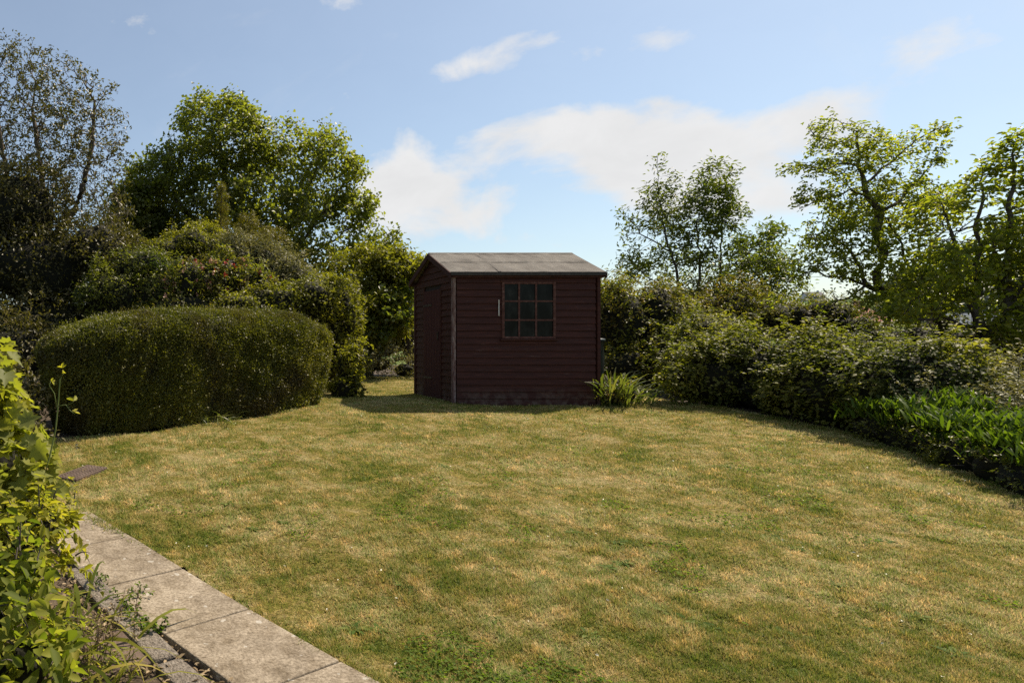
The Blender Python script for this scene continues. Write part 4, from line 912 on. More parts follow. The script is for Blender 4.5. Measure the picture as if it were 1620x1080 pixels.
shrub('orchard_undergrowth', 'shaded undergrowth around the foot of the apple trees', 'bush', [B(1450, 545, 70, 34, 11.6, .8), B(1550, 548, 70, 34, 11.0, .8), B(1640, 555, 60, 50, 10.6, .8), B(1380, 545, 50, 28, 11.8, .6)], 14000, .05, .5, ML_MID, seed=46, depth=.6, shoots=120, shoot_len=.4, lump=.25)
# bramble mound along the lawn: a row of lumps following the border
def lump(pxg, pyg, back, h, r, dx=0.0):
    p = gp(pxg, pyg); y = p.y + back * .55; x = p.x + back * .85 + dx; z = g1(x, y)
    return ((x, y, z + h * .42), (r, r * .95, h * .60))
MOUND = [lump(1090, 650, .8, .80, .55), lump(1130, 652, .95, 1.0, .58), lump(1180, 662, 1.0, .92, .58), lump(1240, 676, 1.05, .95, .62), lump(1300, 690, 1.1, .98, .64), lump(1360, 708, 1.25, 1.02, .66), lump(1420, 725, 1.6, .95, .62), lump(1460, 735, 1.9, .78, .6), lump(1250, 676, 1.9, 1.0, .66), lump(1360, 708, 2.2, .98, .7)]
shrub('bramble_mound', 'long sprawling bramble mound bordering the right of the lawn', 'bramble', MOUND, 90000, .052, .6, ML_BRAMBLE, seed=50, depth=.35, shoots=620, shoot_len=.34, lump=.20, lf=2.4, lumpy2=.09, up=.9, droop=.1, core=.82, wild=.8, freq=3.0)
shrub('overhanging_bush', 'taller paler bush at the far end of the bramble mound', 'bush', [B(1118, 540, 46, 40, 11.2, .6), B(1150, 560, 44, 40, 10.8, .5), B(1090, 590, 40, 50, 10.9, .5)], 18000, .055, .5, ML_BRAMBLE, seed=51, depth=.4, shoots=150, shoot_len=.35, up=.8)
# thinner weedy growth right of the mound
shrub('weedy_growth', 'pale weedy nettles and dead stems at the far right behind the strap leaves', 'weeds', [lump(1500, 745, 2.0, .62, .6), lump(1560, 770, 1.9, .55, .6), lump(1640, 800, 1.9, .60, .65), lump(1560, 770, 3.0, .7, .9), lump(1470, 735, 1.25, .62, .45)], 17000, .04, .5, ML_SILVER, seed=52, depth=.7, shoots=420, shoot_len=.42, core=.6, lump=.25, shoot_mat=M_BARK_GREY, shoot_up=1.6)

# apple trees
tree('apple_tree', 'spreading old apple tree with long reaching limbs above the bramble mound', 'tree',
     [[gbase(1512, 11.2)] + pl(11.2, (1506, 535), (1492, 512), (1472, 488), (1450, 468), (1437, 453), (1415, 460), (1392, 457), (1368, 452), (1345, 440), (1318, 438), (1295, 430), (1268, 434), (1245, 448), (1222, 480)),
      pl(11.2, (1392, 457), (1390, 430), (1397, 400), (1388, 365), (1391, 335), (1376, 312), (1370, 290), (1358, 262), (1360, 235), (1352, 210), (1336, 202), (1318, 186)),
      pl(11.2, (1437, 453), (1440, 430), (1430, 405), (1428, 385), (1412, 368), (1404, 348), (1388, 332)), pl(11.2, (1437, 453), (1452, 430), (1466, 395), (1490, 365), (1500, 330), (1515, 305)),
      pl(11.2, (1370, 290), (1395, 270), (1425, 240), (1450, 222), (1480, 205), (1504, 195)), pl(11.2, (1360, 265), (1335, 255), (1310, 268), (1280, 262), (1238, 270)), pl(11.2, (1376, 312), (1345, 300), (1320, 312), (1290, 318), (1266, 332)),
      pl(11.2, (1368, 452), (1362, 425), (1345, 395), (1322, 382), (1300, 368), (1282, 372)), pl(11.2, (1388, 340), (1420, 320), (1440, 295), (1465, 272), (1485, 250)), pl(11.2, (1368, 452), (1345, 470), (1325, 475), (1300, 492)),
      pl(11.2, (1352, 215), (1325, 225), (1290, 215), (1278, 196)), pl(11.2, (1450, 468), (1430, 490), (1400, 500))],
     [B(1345, 240, 52, 48, 11.2, .6), B(1300, 262, 45, 26, 11.2, .4), B(1300, 205, 18, 16, 11.2, .2), B(1285, 312, 30, 18, 11.2, .3), B(1262, 268, 26, 10, 11.2, .2), B(1480, 208, 34, 10, 11.2, .2), B(1430, 235, 60, 26, 11.2, .4), B(1385, 320, 66, 50, 11.2, .7), B(1330, 370, 48, 44, 11.2, .6), B(1440, 330, 60, 50, 11.2, .7), B(1470, 262, 28, 16, 11.2, .25), B(1290, 420, 48, 34, 11.0, .5), B(1400, 410, 70, 44, 11.0, .7), B(1350, 470, 50, 22, 11, .5), B(1440, 480, 50, 34, 10.8, .5)],
     3900, .10, 13000, .056, .52, ML_APPLE, M_BARK, tip=.003, rmax=.085, seed=61, thin=.010, dens=lambda q: .12 + 1.0 * (wnoise(q, 3.2, 71) > -.12), spread_=.03, cl_size=.045, kind='oval', wild=.9, k=6, clump=.3)
tree('apple_tree', 'denser apple tree with gnarled forked trunk at the right edge', 'tree',
     [[gbase(1545, 10)] + pl(10, (1542, 550), (1550, 515), (1540, 480), (1548, 455), (1543, 425), (1550, 395), (1545, 350), (1556, 310), (1552, 265)), pl(10, (1542, 545), (1562, 525), (1590, 505), (1598, 470), (1588, 430), (1604, 385), (1596, 330), (1606, 270), (1603, 220)),
      pl(10, (1548, 520), (1520, 515), (1492, 500), (1455, 506), (1420, 494)), pl(10, (1598, 470), (1625, 440), (1640, 400), (1665, 370)), pl(10, (1545, 440), (1520, 415), (1508, 380), (1500, 345)), pl(10, (1588, 430), (1570, 400), (1575, 350))],
     [B(1545, 370, 60, 62, 10, .8), B(1600, 380, 60, 80, 10, .8), B(1490, 350, 50, 46, 10, .6), B(1530, 310, 34, 30, 10, .4), B(1556, 280, 14, 42, 10, .2), B(1600, 265, 22, 60, 10, .3), B(1632, 280, 26, 80, 10, .4), B(1470, 430, 46, 44, 9.8, .5), B(1570, 470, 80, 50, 9.8, .7), B(1430, 490, 40, 26, 9.8, .4), B(1660, 420, 60, 120, 10, .7), B(1620, 520, 50, 30, 9.6, .5)],
     2900, .10, 12500, .070, .56, ML_APPLE, M_BARK, tip=.003, rmax=.12, seed=62, thin=.012, dens=lambda q: .12 + 1.0 * (wnoise(q, 3.2, 72) > -.15), spread_=.05, cl_size=.045, kind='oval', wild=.9, k=7, clump=.3)

# ------------------------------------------------------------------ strap-leaved border plants
def strap_clump(name, p, n, L, W_, mat, label, cat, group=None, lean=.5, fold=.35, parent=None, bend=.0, r=.1, part='leaves'):
    root = empty(name, p, label, cat, group) if parent is None else parent
    base = np.array(p)[None] + np.concatenate([RNG.normal(size=(n, 2)) * r, np.zeros((n, 1))], 1)
    base[:, 2] = ground(base[:, 0], base[:, 1]) - .01
    az = RNG.uniform(0, 6.28, n); A = nrm(np.stack([np.cos(az) * lean, np.sin(az) * lean, np.ones(n)], 1) + RNG.normal(size=(n, 3)) * .12)
    Nn = nrm(np.stack([-np.cos(az), -np.sin(az), np.full(n, .3)], 1) + RNG.normal(size=(n, 3)) * .35)
    Nn = nrm(Nn - A * (Nn * A).sum(1, keepdims=True)); Ln = L * RNG.uniform(.6, 1.15, n)
    V, Fc, kk = leaf_geo(base, A, Nn, Ln, Ln * W_, 'strap', fold)
    rootlink(part, V, Fc, mat, root, leaf_rnd(n, kk)); return root
def strap_proto(i):
    o = strap_clump('strap_leaf_clump', (4.4, 6 + i, 0), 75, .19, .13, ML_STRAP, 'x', 'border plant', lean=.5, fold=.3, r=.09); return o
protos = [strap_proto(i) for i in range(4)]
GST = 'upright strap-leaved border plants along the right edge of the lawn'
spots = []
ends_ = [(1345, 700), (1420, 722), (1500, 752), (1575, 782), (1660, 825)]
rr = np.random.default_rng(5)
for a, b in zip(ends_[:-1], ends_[1:]):
    pa, pb = gp(*a), gp(*b); m_ = int((pb - pa).length / .105)
    for i in range(m_):
        q = pa + (pb - pa) * (i / m_)
        for row in range(5):
            spots.append((q.x + .40 + row * .15 + rr.normal() * .05, q.y + .20 + row * .07 + rr.normal() * .05, row))
used = set()
LAB = 'clump of bright green upright strap leaves in the border right of the lawn'
for j, (x, y, row) in enumerate(spots):
    i = j % 4; src = protos[i]; z = g1(x, y)
    if i not in used: r_ = src; used.add(i); kids_ = None
    else:
        r_ = src.copy(); COL.objects.link(r_)
        for ch in src.children: c = ch.copy(); COL.objects.link(c); c.parent = r_
    r_.location = (x, y, z + .0 + row * .012); r_.rotation_euler = (rr.normal() * .1, rr.normal() * .1, rr.uniform(0, 6.28)); s_ = rr.uniform(.75, 1.15); r_.scale = (s_, s_, s_)
    r_['label'] = LAB; r_['group'] = GST
print('strap clumps', len(spots))
# shaded undergrowth hanging between the strap leaves and the grass
shrub('border_undergrowth', 'dark ragged undergrowth at the foot of the strap-leaved plants', 'undergrowth', [((b.x + .30 + .18, b.y + .12, g1(b.x, b.y) + .10), (.30, .34, .24)) for b in [Vector(tuple(gp(px, py))) for px, py in ((1350, 702), (1395, 715), (1440, 730), (1490, 748), (1540, 768), (1590, 790), (1640, 812))]], 16000, .032, .5, ML_MID, seed=53, depth=.5, shoots=110, shoot_len=.18, core=.85, lump=.22)

# plants at the right foot of the shed
strap_clump('day_lily', gp(945, 640) + Vector((.06, -.22, 0)), 110, .95, .030, ML_LILY, 'arching strappy plant growing at the right front corner of the shed', 'plant', lean=.5, fold=.42, r=.10)
strap_clump('iris_clump', gp(985, 640) + Vector((.05, -.05, 0)), 100, .75, .032, ML_LILY, 'low strappy clump in front of the bush right of the shed', 'plant', lean=.7, fold=.48, r=.14)
shrub('low_spreading_plant', 'small rounded bush between the strappy plants by the shed', 'plant', [B(966, 628, 16, 12, 9.5, .15), B(990, 622, 20, 16, 9.65, .2)], 4200, .04, .45, ML_RUST, seed=55, depth=.4, shoots=30, shoot_len=.15)
strap_clump('grass_tuft', gp(335, 672) + Vector((.05, -.02, 0)), 70, .42, .025, ML_LILY, 'pale wispy grass tuft growing out of the clipped hedge foot', 'grass tuft', lean=.8, fold=.5, r=.12)

# ------------------------------------------------------------------ foreground bed at the left
def vine():
    root = shrub('grape_vine', 'sunlit yellow green grape vine leaning in from the left edge', 'vine',
          [B(-58, 625, 84, 92, 3.55, .30), B(-5, 735, 78, 66, 3.45, .28), B(-70, 700, 110, 150, 3.7, .3), B(-15, 800, 105, 55, 3.35, .28)],
          2600, .085, .98, ML_VINE, kind='lobed', seed=71, lump=.12, depth=.55, up=.5, wild=.75, shoots=26, shoot_len=.22, core=.55, fold=.35, droop=.45, clump=.5, freq=4)
    m = MB(); loc = root.location
    def P(px, py, Y=3.05): return at(px, py, Y) - loc
    m.tube([P(-10, 860, 3.3), P(35, 815, 3.15), P(62, 780), P(78, 725), P(88, 680), P(92, 640), P(95, 600), P(102, 588)], [.006, .005, .0045, .004, .0035, .0032, .003, .002], 8)
    m.tube([P(90, 645), P(86, 622), P(78, 610), P(80, 603)], [.0025, .002, .002, .001], 6)
    m.tube([P(91, 642), P(104, 640), P(112, 650), P(119, 655)], [.002, .0018, .0015, .001], 6)
    m.tube([P(106, 641), P(115, 637), P(116, 634)], [.0015, .0012, .001], 6)
    m.tube([P(64, 778), P(88, 718 + 58), P(100, 768), P(108, 705 + 55)], [.002, .002, .0018, .0015], 6)
    m.build('tendril', mat_stem, root, smooth=True)
    pts = [at(101, 590, 3.05), at(82, 604, 3.05), at(118, 652, 3.05), at(116, 634, 3.05), at(110, 702 + 55, 3.05), at(100, 582, 3.05)]
    n = len(pts) * 3; Pn = np.repeat(np.array([tuple(p) for p in pts]), 3, 0); O = nrm(RNG.normal(size=(n, 3)) + np.array([0, -.3, 1.2]))
    V, Fc, kk = make_leaves(Pn, O, .03, .55, 'oval', axis=np.array([[.2, 0, 1.2]]).repeat(n, 0)); rootlink('bud', V, Fc, ML_VINE, root, leaf_rnd(n, kk) * .3 + .6)
mat_stem = noise_mat('green_stem', [(.3, (.10, .13, .03)), (.7, (.17, .20, .06))], 20, rough=.5)
vine()
strap_clump('crocosmia_clump', Vector((at(85, 0, 3.0).x, 3.0, 0)), 130, .62, .035, ML_BED, 'arching yellow green strappy leaves spilling over the path edge below the vine', 'plant', lean=1.0, fold=.55, r=.16)
shrub('yellow_leaf_plant', 'golden yellow leafy plant under the vine beside the path', 'plant', [B(65, 835, 62, 50, 3.1, .2), B(30, 890, 85, 60, 2.95, .2)], 3400, .045, .45, ML_VINE, kind='oval', seed=72, depth=.6, shoots=40, shoot_len=.14, core=.6, clump=.5)
shrub('leafy_bed_plant', 'large oval leaved plant in the bottom left corner', 'plant', [B(10, 960, 95, 75, 2.5, .2), B(40, 1050, 95, 70, 2.35, .18), B(-50, 1020, 100, 120, 2.5, .2)], 2300, .058, .55, ML_BED, kind='oval', seed=73, depth=.7, shoots=26, shoot_len=.2, core=.5, fold=.2, clump=.3)
def tuft(name, px, py, n, L, W_, mat, label, cat, **k): return strap_clump(name, gp(px, py), n, L, W_, mat, label, cat, **k)
tuft('grass_tuft', 190, 1075, 40, .26, .035, ML_BED, 'long green grass blades at the bottom left beside the dry stalks', 'grass tuft', lean=.7, fold=.5, r=.08)
# dry seed heads
def dry_stalks():
    p = gp(165, 1065); root = empty('dry_seed_stalks', p, 'dried brown seed stalks standing beside the dark paver', 'dry stalks'); m = MB(); pts = []
    for i in range(16):
        b = Vector((random.gauss(0, .05), random.gauss(0, .06), -.01)); h = random.uniform(.16, .34); ln = Vector((random.gauss(0, .05), random.gauss(0, .05), h))
        m.tube([b, b + ln * .5 + Vector((random.gauss(0, .008), 0, 0)), b + ln], [.0018, .0015, .001], 5)
        for q in range(26): t = random.uniform(.55, 1.02); pts.append(p + b + ln * t + Vector((random.gauss(0, .010), random.gauss(0, .010), random.gauss(0, .006))))
    m.build('stem', ML_DRY, root); P = np.array([tuple(q) for q in pts]); V, Fc, kk = make_leaves(P, rand_unit(len(P)), .014, .6, 'oval'); rootlink('seed_heads', V, Fc, ML_DRY, root, leaf_rnd(len(P), kk))
dry_stalks()
# edging strip, dark paver, perforated cover, debris
M_EDGE = noise_mat('exposed_aggregate', [(.3, (.08, .065, .05)), (.5, (.18, .15, .12)), (.75, (.30, .26, .215))], 45, bump=.9, bscale=90)
M_PAVER = noise_mat('dark_red_paver', [(.3, (.085, .058, .044)), (.7, (.16, .115, .09))], 6, bump=.5, bscale=80)
K1 = gp(212, 972); K2 = gp(330, 1085); kd = (K2 - K1); kd.z = 0; kd.normalize(); kn = Vector((-kd.y, kd.x, 0)); kn = kn if kn.x < 0 else -kn
edg = empty('edging_strip', K1, 'rough exposed-aggregate edging kerb running beside the slab path', 'kerb')
for i in range(3):
    m = MB(); flat_block(m, K1 + kd * (-.62 + i * .55), kd, kn, .54, .13, .02 + .004 * (i % 2), .006); m.v = [tuple(Vector(v) - K1) for v in m.v]; m.build('kerb_stone', M_EDGE, edg, bevel=.012)
m = MB(); c = gp(250, 1050); flat_block(m, c, kn, -kd, .40, .34, .016, .003); m.v = [tuple(Vector(v) - c) for v in m.v]
pv = m.build('paver', M_PAVER, None, bevel=.008); pv.location = c; tag(pv, 'smooth dark reddish paver lying left of the edging kerb', 'paver')
dc = gp(130, 752); root = empty('perforated_cover', dc, 'brown perforated drain mat in the grass left of the path end', 'drain cover')
m = MB(); e1 = (gp(160, 742) - gp(100, 765)); e1.z = 0; e1.normalize(); e2 = Vector((-e1.y, e1.x, 0)); nx, ny, cs = 12, 6, .035
def qz(x, y): return g1(dc.x + x, dc.y + y) - dc.z + .03
for i in range(nx + 1):
    o = e1 * (i - nx / 2) * cs - e2 * ny / 2 * cs; b_ = e2 * ny * cs; t = e1 * .016
    pts = [o - t * .5, o + t * .5, o + b_ + t * .5, o + b_ - t * .5]; m.prism([Vector((p.x, p.y, qz(p.x, p.y))) for p in pts], (0, 0, -.02))
for j in range(ny + 1):
    o = e2 * (j - ny / 2) * cs - e1 * nx / 2 * cs; b_ = e1 * nx * cs; t = e2 * .016
    pts = [o - t * .5, o + b_ - t * .5, o + b_ + t * .5, o + t * .5]; m.prism([Vector((p.x, p.y, qz(p.x, p.y) + .002)) for p in pts], (0, 0, -.02))
m.build('grid', M_PAVER, root)
n = 5200; P = np.stack([RNG.uniform(-1.4, .6, n), RNG.uniform(1.9, 4.4, n), np.zeros(n)], 1); pr = np.array([(R1.x, R1.y)]); rel = P[:, :2] - pr
left = rel @ np.array([pn.x, pn.y]); P = P[(left > PW - .02) & (left < 1.0)]; P[:, 2] = ground(P[:, 0], P[:, 1]) + .012; 
V, Fc, kk = make_leaves(P, rand_unit(len(P)) + np.array([0, 0, 1.0]), .03, .45, 'oval', up=1.2, wild=.6); deb = rootlink('dead_leaf_litter', V, Fc, ML_DRY, None, leaf_rnd(len(P), kk)); tag(deb, 'pale dry leaf litter covering the bed beside the path', 'leaf litter', kind='stuff')
# weeds in the joint beside the path
shrub('creeping_weed', 'green creeping weed spreading along the left edge of the slabs', 'weed', [((q.x, q.y, q.z + .01), (.07, .07, .045)) for q in [gp(px, py) for px, py in ((165, 935), (185, 950), (205, 962), (222, 950), (212, 978), (228, 992), (240, 1003))]], 1700, .022, .45, ML_MID2, kind='oval', seed=75, depth=.6, shoots=10, shoot_len=.05, core=0, sub=3)

# ------------------------------------------------------------------ grass
def grass():
    n = 1300000; u = RNG.uniform(0, 1, n)
    Y = 2.2 + (16.5 - 2.2) * u ** 1.9; xl, xr = (-60 - CX) / F * Y, (1690 - CX) / F * Y
    X = xl + (xr - xl) * RNG.uniform(0, 1, n); P = np.stack([X, Y], 1)
    k = inside(P + np.stack([wnoise(np.stack([X, Y, 0*X], 1), 6, 4), wnoise(np.stack([X, Y, 0*X], 1), 6, 5)], 1) * .05, LP); P = P[k]; n = len(P); Y = P[:, 1]
    # keep clear of the shed floor
    k = ~((P[:, 0] > SX0 + .05) & (P[:, 0] < SX1 - .05) & (Y > SY0 + .04) & (Y < SY1 - .05)); P = P[k]; n = len(P); Y = P[:, 1]
    z = ground(P[:, 0], P[:, 1]) + .008; P3 = np.concatenate([P, z[:, None]], 1)
    tall = np.clip(wnoise(P3, 1.6, 21) * .5 + .5, 0, 1); fine = np.clip(wnoise(P3, 7, 22) * .5 + .5, 0, 1)
    tf = np.clip(wnoise(P3, 38, 23) * .6 + .45, 0, 1.2); H = (.010 + .022 * tall * fine + .016 * tf ** 1.5 + .014 * RNG.uniform(0, 1, n) ** 2); lay = RNG.uniform(0, 1, n) < .35
    az = RNG.uniform(0, 6.28, n); lean = np.where(lay, RNG.uniform(1.2, 4, n), RNG.uniform(.1, 1.1, n))
    D_ = nrm(np.stack([np.cos(az) * lean, np.sin(az) * lean, np.ones(n)], 1)); L_ = H * (1.0 + .5 * lay)
    w = (.0024 + .00042 * (Y - 2)) * RNG.uniform(.7, 1.4, n); s = np.stack([-np.sin(az), np.cos(az), 0 * az], 1)
    tip = P3 + D_ * L_[:, None]; V = np.stack([P3 - s * w[:, None], P3 + s * w[:, None], tip], 1).reshape(-1, 3)
    Fc = np.arange(n * 3).reshape(-1, 3); r = np.repeat(np.clip(RNG.uniform(0, 1, n) * .62 + .38 * (wnoise(P3, 30, 24) * .55 + .5), 0, 1), 3)
    o = link('grass', fast_mesh('grass', V, Fc, r), M_BLADE); tag(o, 'short patchy green and straw coloured lawn grass', 'grass', kind='stuff'); print('blades', n)
grass()
def edge_tufts():
    """longer unmown grass along the border edges"""
    segs = []
    pts = LP; n = len(pts); Ps = []
    for i in range(n):
        a, b = pts[i], pts[(i + 1) % n]; L_ = np.linalg.norm(b - a)
        if max(a[1], b[1]) < 1.5: continue
        m_ = int(L_ * 420); t = RNG.uniform(0, 1, (m_, 1)); Ps.append(a + (b - a) * t + RNG.normal(size=(m_, 2)) * .035)
    for (a, b) in (((SX0 - .05, SY0 - .05), (SX1, SY0 - .05)), ((SX0 - .06, SY0), (SX0 - .06, SY1))):
        t = RNG.uniform(0, 1, (700, 1)); Ps.append(np.array(a) + (np.array(b) - np.array(a)) * t + RNG.normal(size=(700, 2)) * .03)
    P = np.concatenate(Ps); P = P[P[:, 1] > 2.0]; n = len(P); P3 = np.concatenate([P, (ground(P[:, 0], P[:, 1]))[:, None]], 1)
    az = RNG.uniform(0, 6.28, n); A = nrm(np.stack([np.cos(az) * .6, np.sin(az) * .6, np.ones(n)], 1)); Nn = nrm(np.stack([-np.cos(az), -np.sin(az), np.full(n, .6)], 1)); Nn = nrm(Nn - A * (Nn * A).sum(1, keepdims=True))
    near = np.clip((P[:, 1] - 2) / 5, .25, 1); Ln = RNG.uniform(.03, .10, n) * (.45 + .55 * near) * (.4 + .8 * np.clip(wnoise(P3, 3, 77) + .4, 0, 1)); V, Fc, kk = leaf_geo(P3, A, Nn, Ln, Ln * .06 + .002, 'strap', .4)
    o = rootlink('edge_grass', V, Fc, M_BLADE, None, leaf_rnd(n, kk) * .7); tag(o, 'longer ragged grass along the edges of the lawn', 'grass', kind='stuff')
edge_tufts()
# rosette weeds
def weeds():
    GW = 'flat rosette weeds in the lawn'; protos = []
    for i in range(3):
        n = 16; az = np.arange(n) * 2.4 + RNG.normal(size=n) * .2; A = nrm(np.stack([np.cos(az), np.sin(az), RNG.uniform(.15, .5, n)], 1)); Nn = nrm(np.stack([-np.cos(az) * .3, -np.sin(az) * .3, np.ones(n)], 1) + RNG.normal(size=(n, 3)) * .2)
        Nn = nrm(Nn - A * (Nn * A).sum(1, keepdims=True)); Ln = RNG.uniform(.04, .075, n); V, Fc, kk = leaf_geo(np.zeros((n, 3)), A, Nn, Ln, Ln * .32, 'strap', .25)
        protos.append(fast_mesh('rosette_weed', V, Fc, leaf_rnd(n, kk))); protos[-1].materials.append(ML_WEED)
    px_ = [(985,858),(975,862),(962,902),(948,908),(985,895),(1190,840),(1215,852),(1235,858),(1190,868),(1260,872),(1120,998),(1135,1002),(1105,990),(560,1000),(600,1002),(830,880),(790,875),(1325,930),(1060,975),(870,960),(1400,860),(1480,905),(700,740),(905,845),(1290,845),(640,930),(780,985),(1230,1005),(1270,1015),(1380,1000),(1450,980),(1510,1040),(1560,930),(360,800),(400,840),(450,830),(1250,1070),(930,1010),(1045,930),(1150,740),(740,1035),(1340,780),(1585,850)]
    for j, (a, b) in enumerate(px_):
        p = gp(a, b); o = D.objects.new('rosette_weed', protos[j % 3]); COL.objects.link(o); o.location = (p.x, p.y, p.z + .012); o.rotation_euler = (0, 0, random.uniform(0, 6)); s = random.uniform(.7, 1.3); o.scale = (s, s, s)
        tag(o, 'small flat green rosette weed in the mown lawn', 'weed', GW)
ML_WEED = leaf_mat('leaf_weed', [(.06, .11, .025), (.11, .17, .04), (.2, .25, .09)], trans=.4, spec=.1, rough=.7)
weeds()
n = 260; P = np.stack([RNG.uniform(-1, 7, n), RNG.uniform(2.6, 9, n)], 1); P = P[inside(P, LP)]; P3 = np.concatenate([P, (ground(P[:, 0], P[:, 1]) + .03)[:, None]], 1)
V, Fc, kk = make_leaves(P3, rand_unit(len(P3)) + np.array([0, 0, 1.]), .014, .7, 'oval', up=1); o = rootlink('fallen_petals', V, Fc, M_WHITE, None, leaf_rnd(len(P3), kk)); tag(o, 'tiny white petals scattered over the lawn', 'petals', kind='stuff')

def low_weeds():
    n = 90000; Y = 2.4 + 7 * RNG.uniform(0, 1, n) ** 1.6; X = (-0 - CX) / F * Y + RNG.uniform(0, 1, n) * 1700 / F * Y; P = np.stack([X, Y], 1); P3 = np.stack([X, Y, 0 * X], 1)
    k = inside(P, LP) & (wnoise(P3, 3.2, 61, 9) + .7 * wnoise(P3, 9, 62, 9) > .62); P3 = P3[k]; P3[:, 2] = ground(P3[:, 0], P3[:, 1]) + RNG.uniform(.02, .036, len(P3)); m_ = len(P3)
    V, Fc, kk = make_leaves(P3, rand_unit(m_) + np.array([0, 0, 1.]), .017, .75, 'oval', up=1.4, wild=.6); o = rootlink('clover', V, Fc, ML_MID2, None, leaf_rnd(m_, kk)); tag(o, 'small patches of clover and broad leaved weeds in the lawn', 'clover', kind='stuff'); print('clover', m_)
low_weeds()

# ------------------------------------------------------------------ far hillside: woods and houses
def far_woods():
    vs = []; fs = []; r = np.random.default_rng(3); o = 0
    ico = []; u = 10; v = 7
    th = np.linspace(0, 2*np.pi, u + 1)[:-1]; ph = np.linspace(0, np.pi, v)
    d = np.array([(math.sin(t) * math.cos(a), math.sin(t) * math.sin(a), math.cos(t)) for t in ph for a in th])
    fq = np.array([[a*u + c, (a+1)*u + c, (a+1)*u + (c+1) % u, a*u + (c+1) % u] for a in range(v - 1) for c in range(u)])
    LP_ = []; LN = []
    for i in range(1500):
        Y = r.uniform(110, 520); px = r.uniform(900, 1720); x = (px - CX) / F * Y
        if wnoise(np.array([[x, Y, 0]]), .02, 4)[0] < -.15 and Y < 400: continue
        R = r.uniform(3, 6.5); c = np.array([x, Y, g1(x, Y) + R * .6]); sc = np.array([R, R, R * r.uniform(.7, 1.2)])
        k = 70 if Y < 300 else 40; dd = nrm(r.normal(size=(k, 3)) + np.array([0, -.3, .3])); LP_.append(c + dd * sc * r.uniform(.75, 1.08, (k, 1))); LN.append(dd)
        vs.append(c + d * sc * .85); fs.append(fq + o); o += len(d)
    core = np.concatenate(vs); P = np.concatenate(LP_); Nn = np.concatenate(LN)
    V, Fc, kk = make_leaves(P, Nn, 1.6, .8, 'rhomb', up=.4, wild=.7)
    rc = np.repeat(r.uniform(0, 1, len(P)), kk)
    V = np.concatenate([V, core]); rc = np.concatenate([rc, np.full(len(core), .2)])
    ob = link('distant_woods', fast_mesh('distant_woods', V, [Fc[0], np.concatenate(fs) + len(P) * kk], rc), ML_FAR); tag(ob, 'hazy wooded hillside beyond the gardens at the right', 'woods', kind='stuff')
ML_FAR = leaf_mat('far_foliage', [(.045, .06, .02), (.08, .10, .03), (.13, .15, .05)], trans=.2, patch=(.12, .14, .05), pscale=.02)
far_woods()
M_BRICK = noise_mat('house_brick', [(.3, (.22, .09, .06)), (.7, (.34, .16, .11))], 2); M_TILE = noise_mat('roof_tile', [(.3, (.20, .075, .05)), (.7, (.33, .13, .09))], 3); M_RENDER = noise_mat('pale_render', [(.3, (.5, .48, .44)), (.7, (.65, .63, .6))], 2)
M_WIN = noise_mat('far_window', [(.3, (.03, .04, .05)), (.7, (.06, .07, .08))], 2, rough=.2, spec=.6); M_SLATE = noise_mat('slate_roof', [(.3, (.09, .09, .1)), (.7, (.16, .15, .16))], 3)
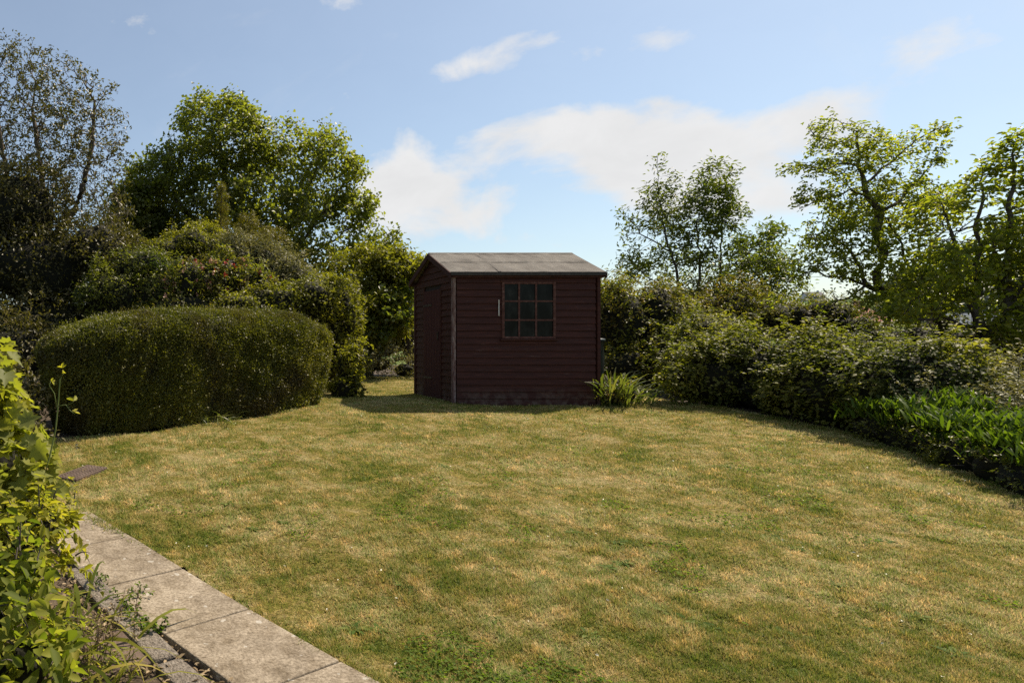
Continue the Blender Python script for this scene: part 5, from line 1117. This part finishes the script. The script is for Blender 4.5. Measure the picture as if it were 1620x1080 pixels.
def house(px, pyr, Y, w, d, eh, rh, label, wall, roof, yaw=0.0):
    c = at(px, pyr, Y); zt = c.z; base = Vector((c.x, Y, zt - eh - rh)); root = empty('house', base, label, 'house', 'far houses across the valley'); root.rotation_euler = (0, 0, yaw)
    m = MB(); m.box((-w/2, -d/2, -3), (w/2, d/2, eh)); m.prism([(-w/2, -d/2, eh), (-w/2, d/2, eh), (-w/2, 0, eh + rh - .1)], (w, 0, 0)); m.build('wall', wall, root)
    m = MB()
    for s in (-1, 1): m.prism([(-w/2 - .3, s * (d/2 + .35), eh - .2), (-w/2 - .3, s * (d/2 + .35), eh - .02), (-w/2 - .3, 0, eh + rh + .12), (-w/2 - .3, 0, eh + rh - .06)], (w + .6, 0, 0))
    rf = m.build('roof', roof, root); m = MB(); m.box((w * .28, -.35, eh + rh - .8), (w * .28 + .8, .35, eh + rh + 1.0)); m.build('chimney', wall, rf)
    for fx in (-.28, .02, .3):
        for fz in ((.9,) if eh < 3.5 else (.9, 3.4)):
            m = MB(); m.box((w * fx - .6, -d/2 - .06, fz), (w * fx + .6, -d/2 + .02, fz + 1.2)); m.build('window', M_WIN, root)
house(1337, 487, 95, 6.5, 6, 2.6, 1.9, 'red brick house with hipped-looking red roof, seen between apple branches', M_BRICK, M_TILE, .15)
house(1285, 462, 430, 9, 8, 5, 2.6, 'small pale house on the far hillside above the red roof', M_RENDER, M_SLATE, -.2)
house(1640, 478, 60, 7, 7, 2.8, 2.2, 'house with pinkish tiled roof and pale gutter at the far right edge', M_RENDER, M_TILE, .5)
# glass cold frame roof glimpsed at the right edge
gh = at(1592, 523, 17); gz_ = g1(gh.x, 17); root = empty('greenhouse', (gh.x, 17, gz_), 'low white framed greenhouse glimpsed through the leaves at the right edge', 'greenhouse')
h = gh.z - gz_; m = MB()
for x in (-.9, -.3, .3, .9): m.box((x - .02, -.02, -.1), (x + .02, .02, h)); m.box((x - .02, 1.18, -.1), (x + .02, 1.22, h))
m.box((-.95, -.035, h), (.95, .035, h + .07)); m.box((-.95, 1.165, h), (.95, 1.235, h + .07)); m.box((-.95, .57, h + .4), (.95, .63, h + .45)); m.build('frame', M_RENDER, root)
m = MB(); m.prism([(-.92, 0, h + .075), (-.92, .6, h + .455), (-.92, .6, h + .462), (-.92, 0, h + .082)], (1.84, 0, 0)); m.prism([(-.92, 1.2, h + .075), (-.92, 1.2, h + .082), (-.92, .6, h + .466), (-.92, .6, h + .459)], (1.84, 0, 0)); m.build('roof_glass', M_WIN, root)
print('objects', len(D.objects), 'polys', sum(len(o.data.polygons) for o in D.objects if o.type == 'MESH'))
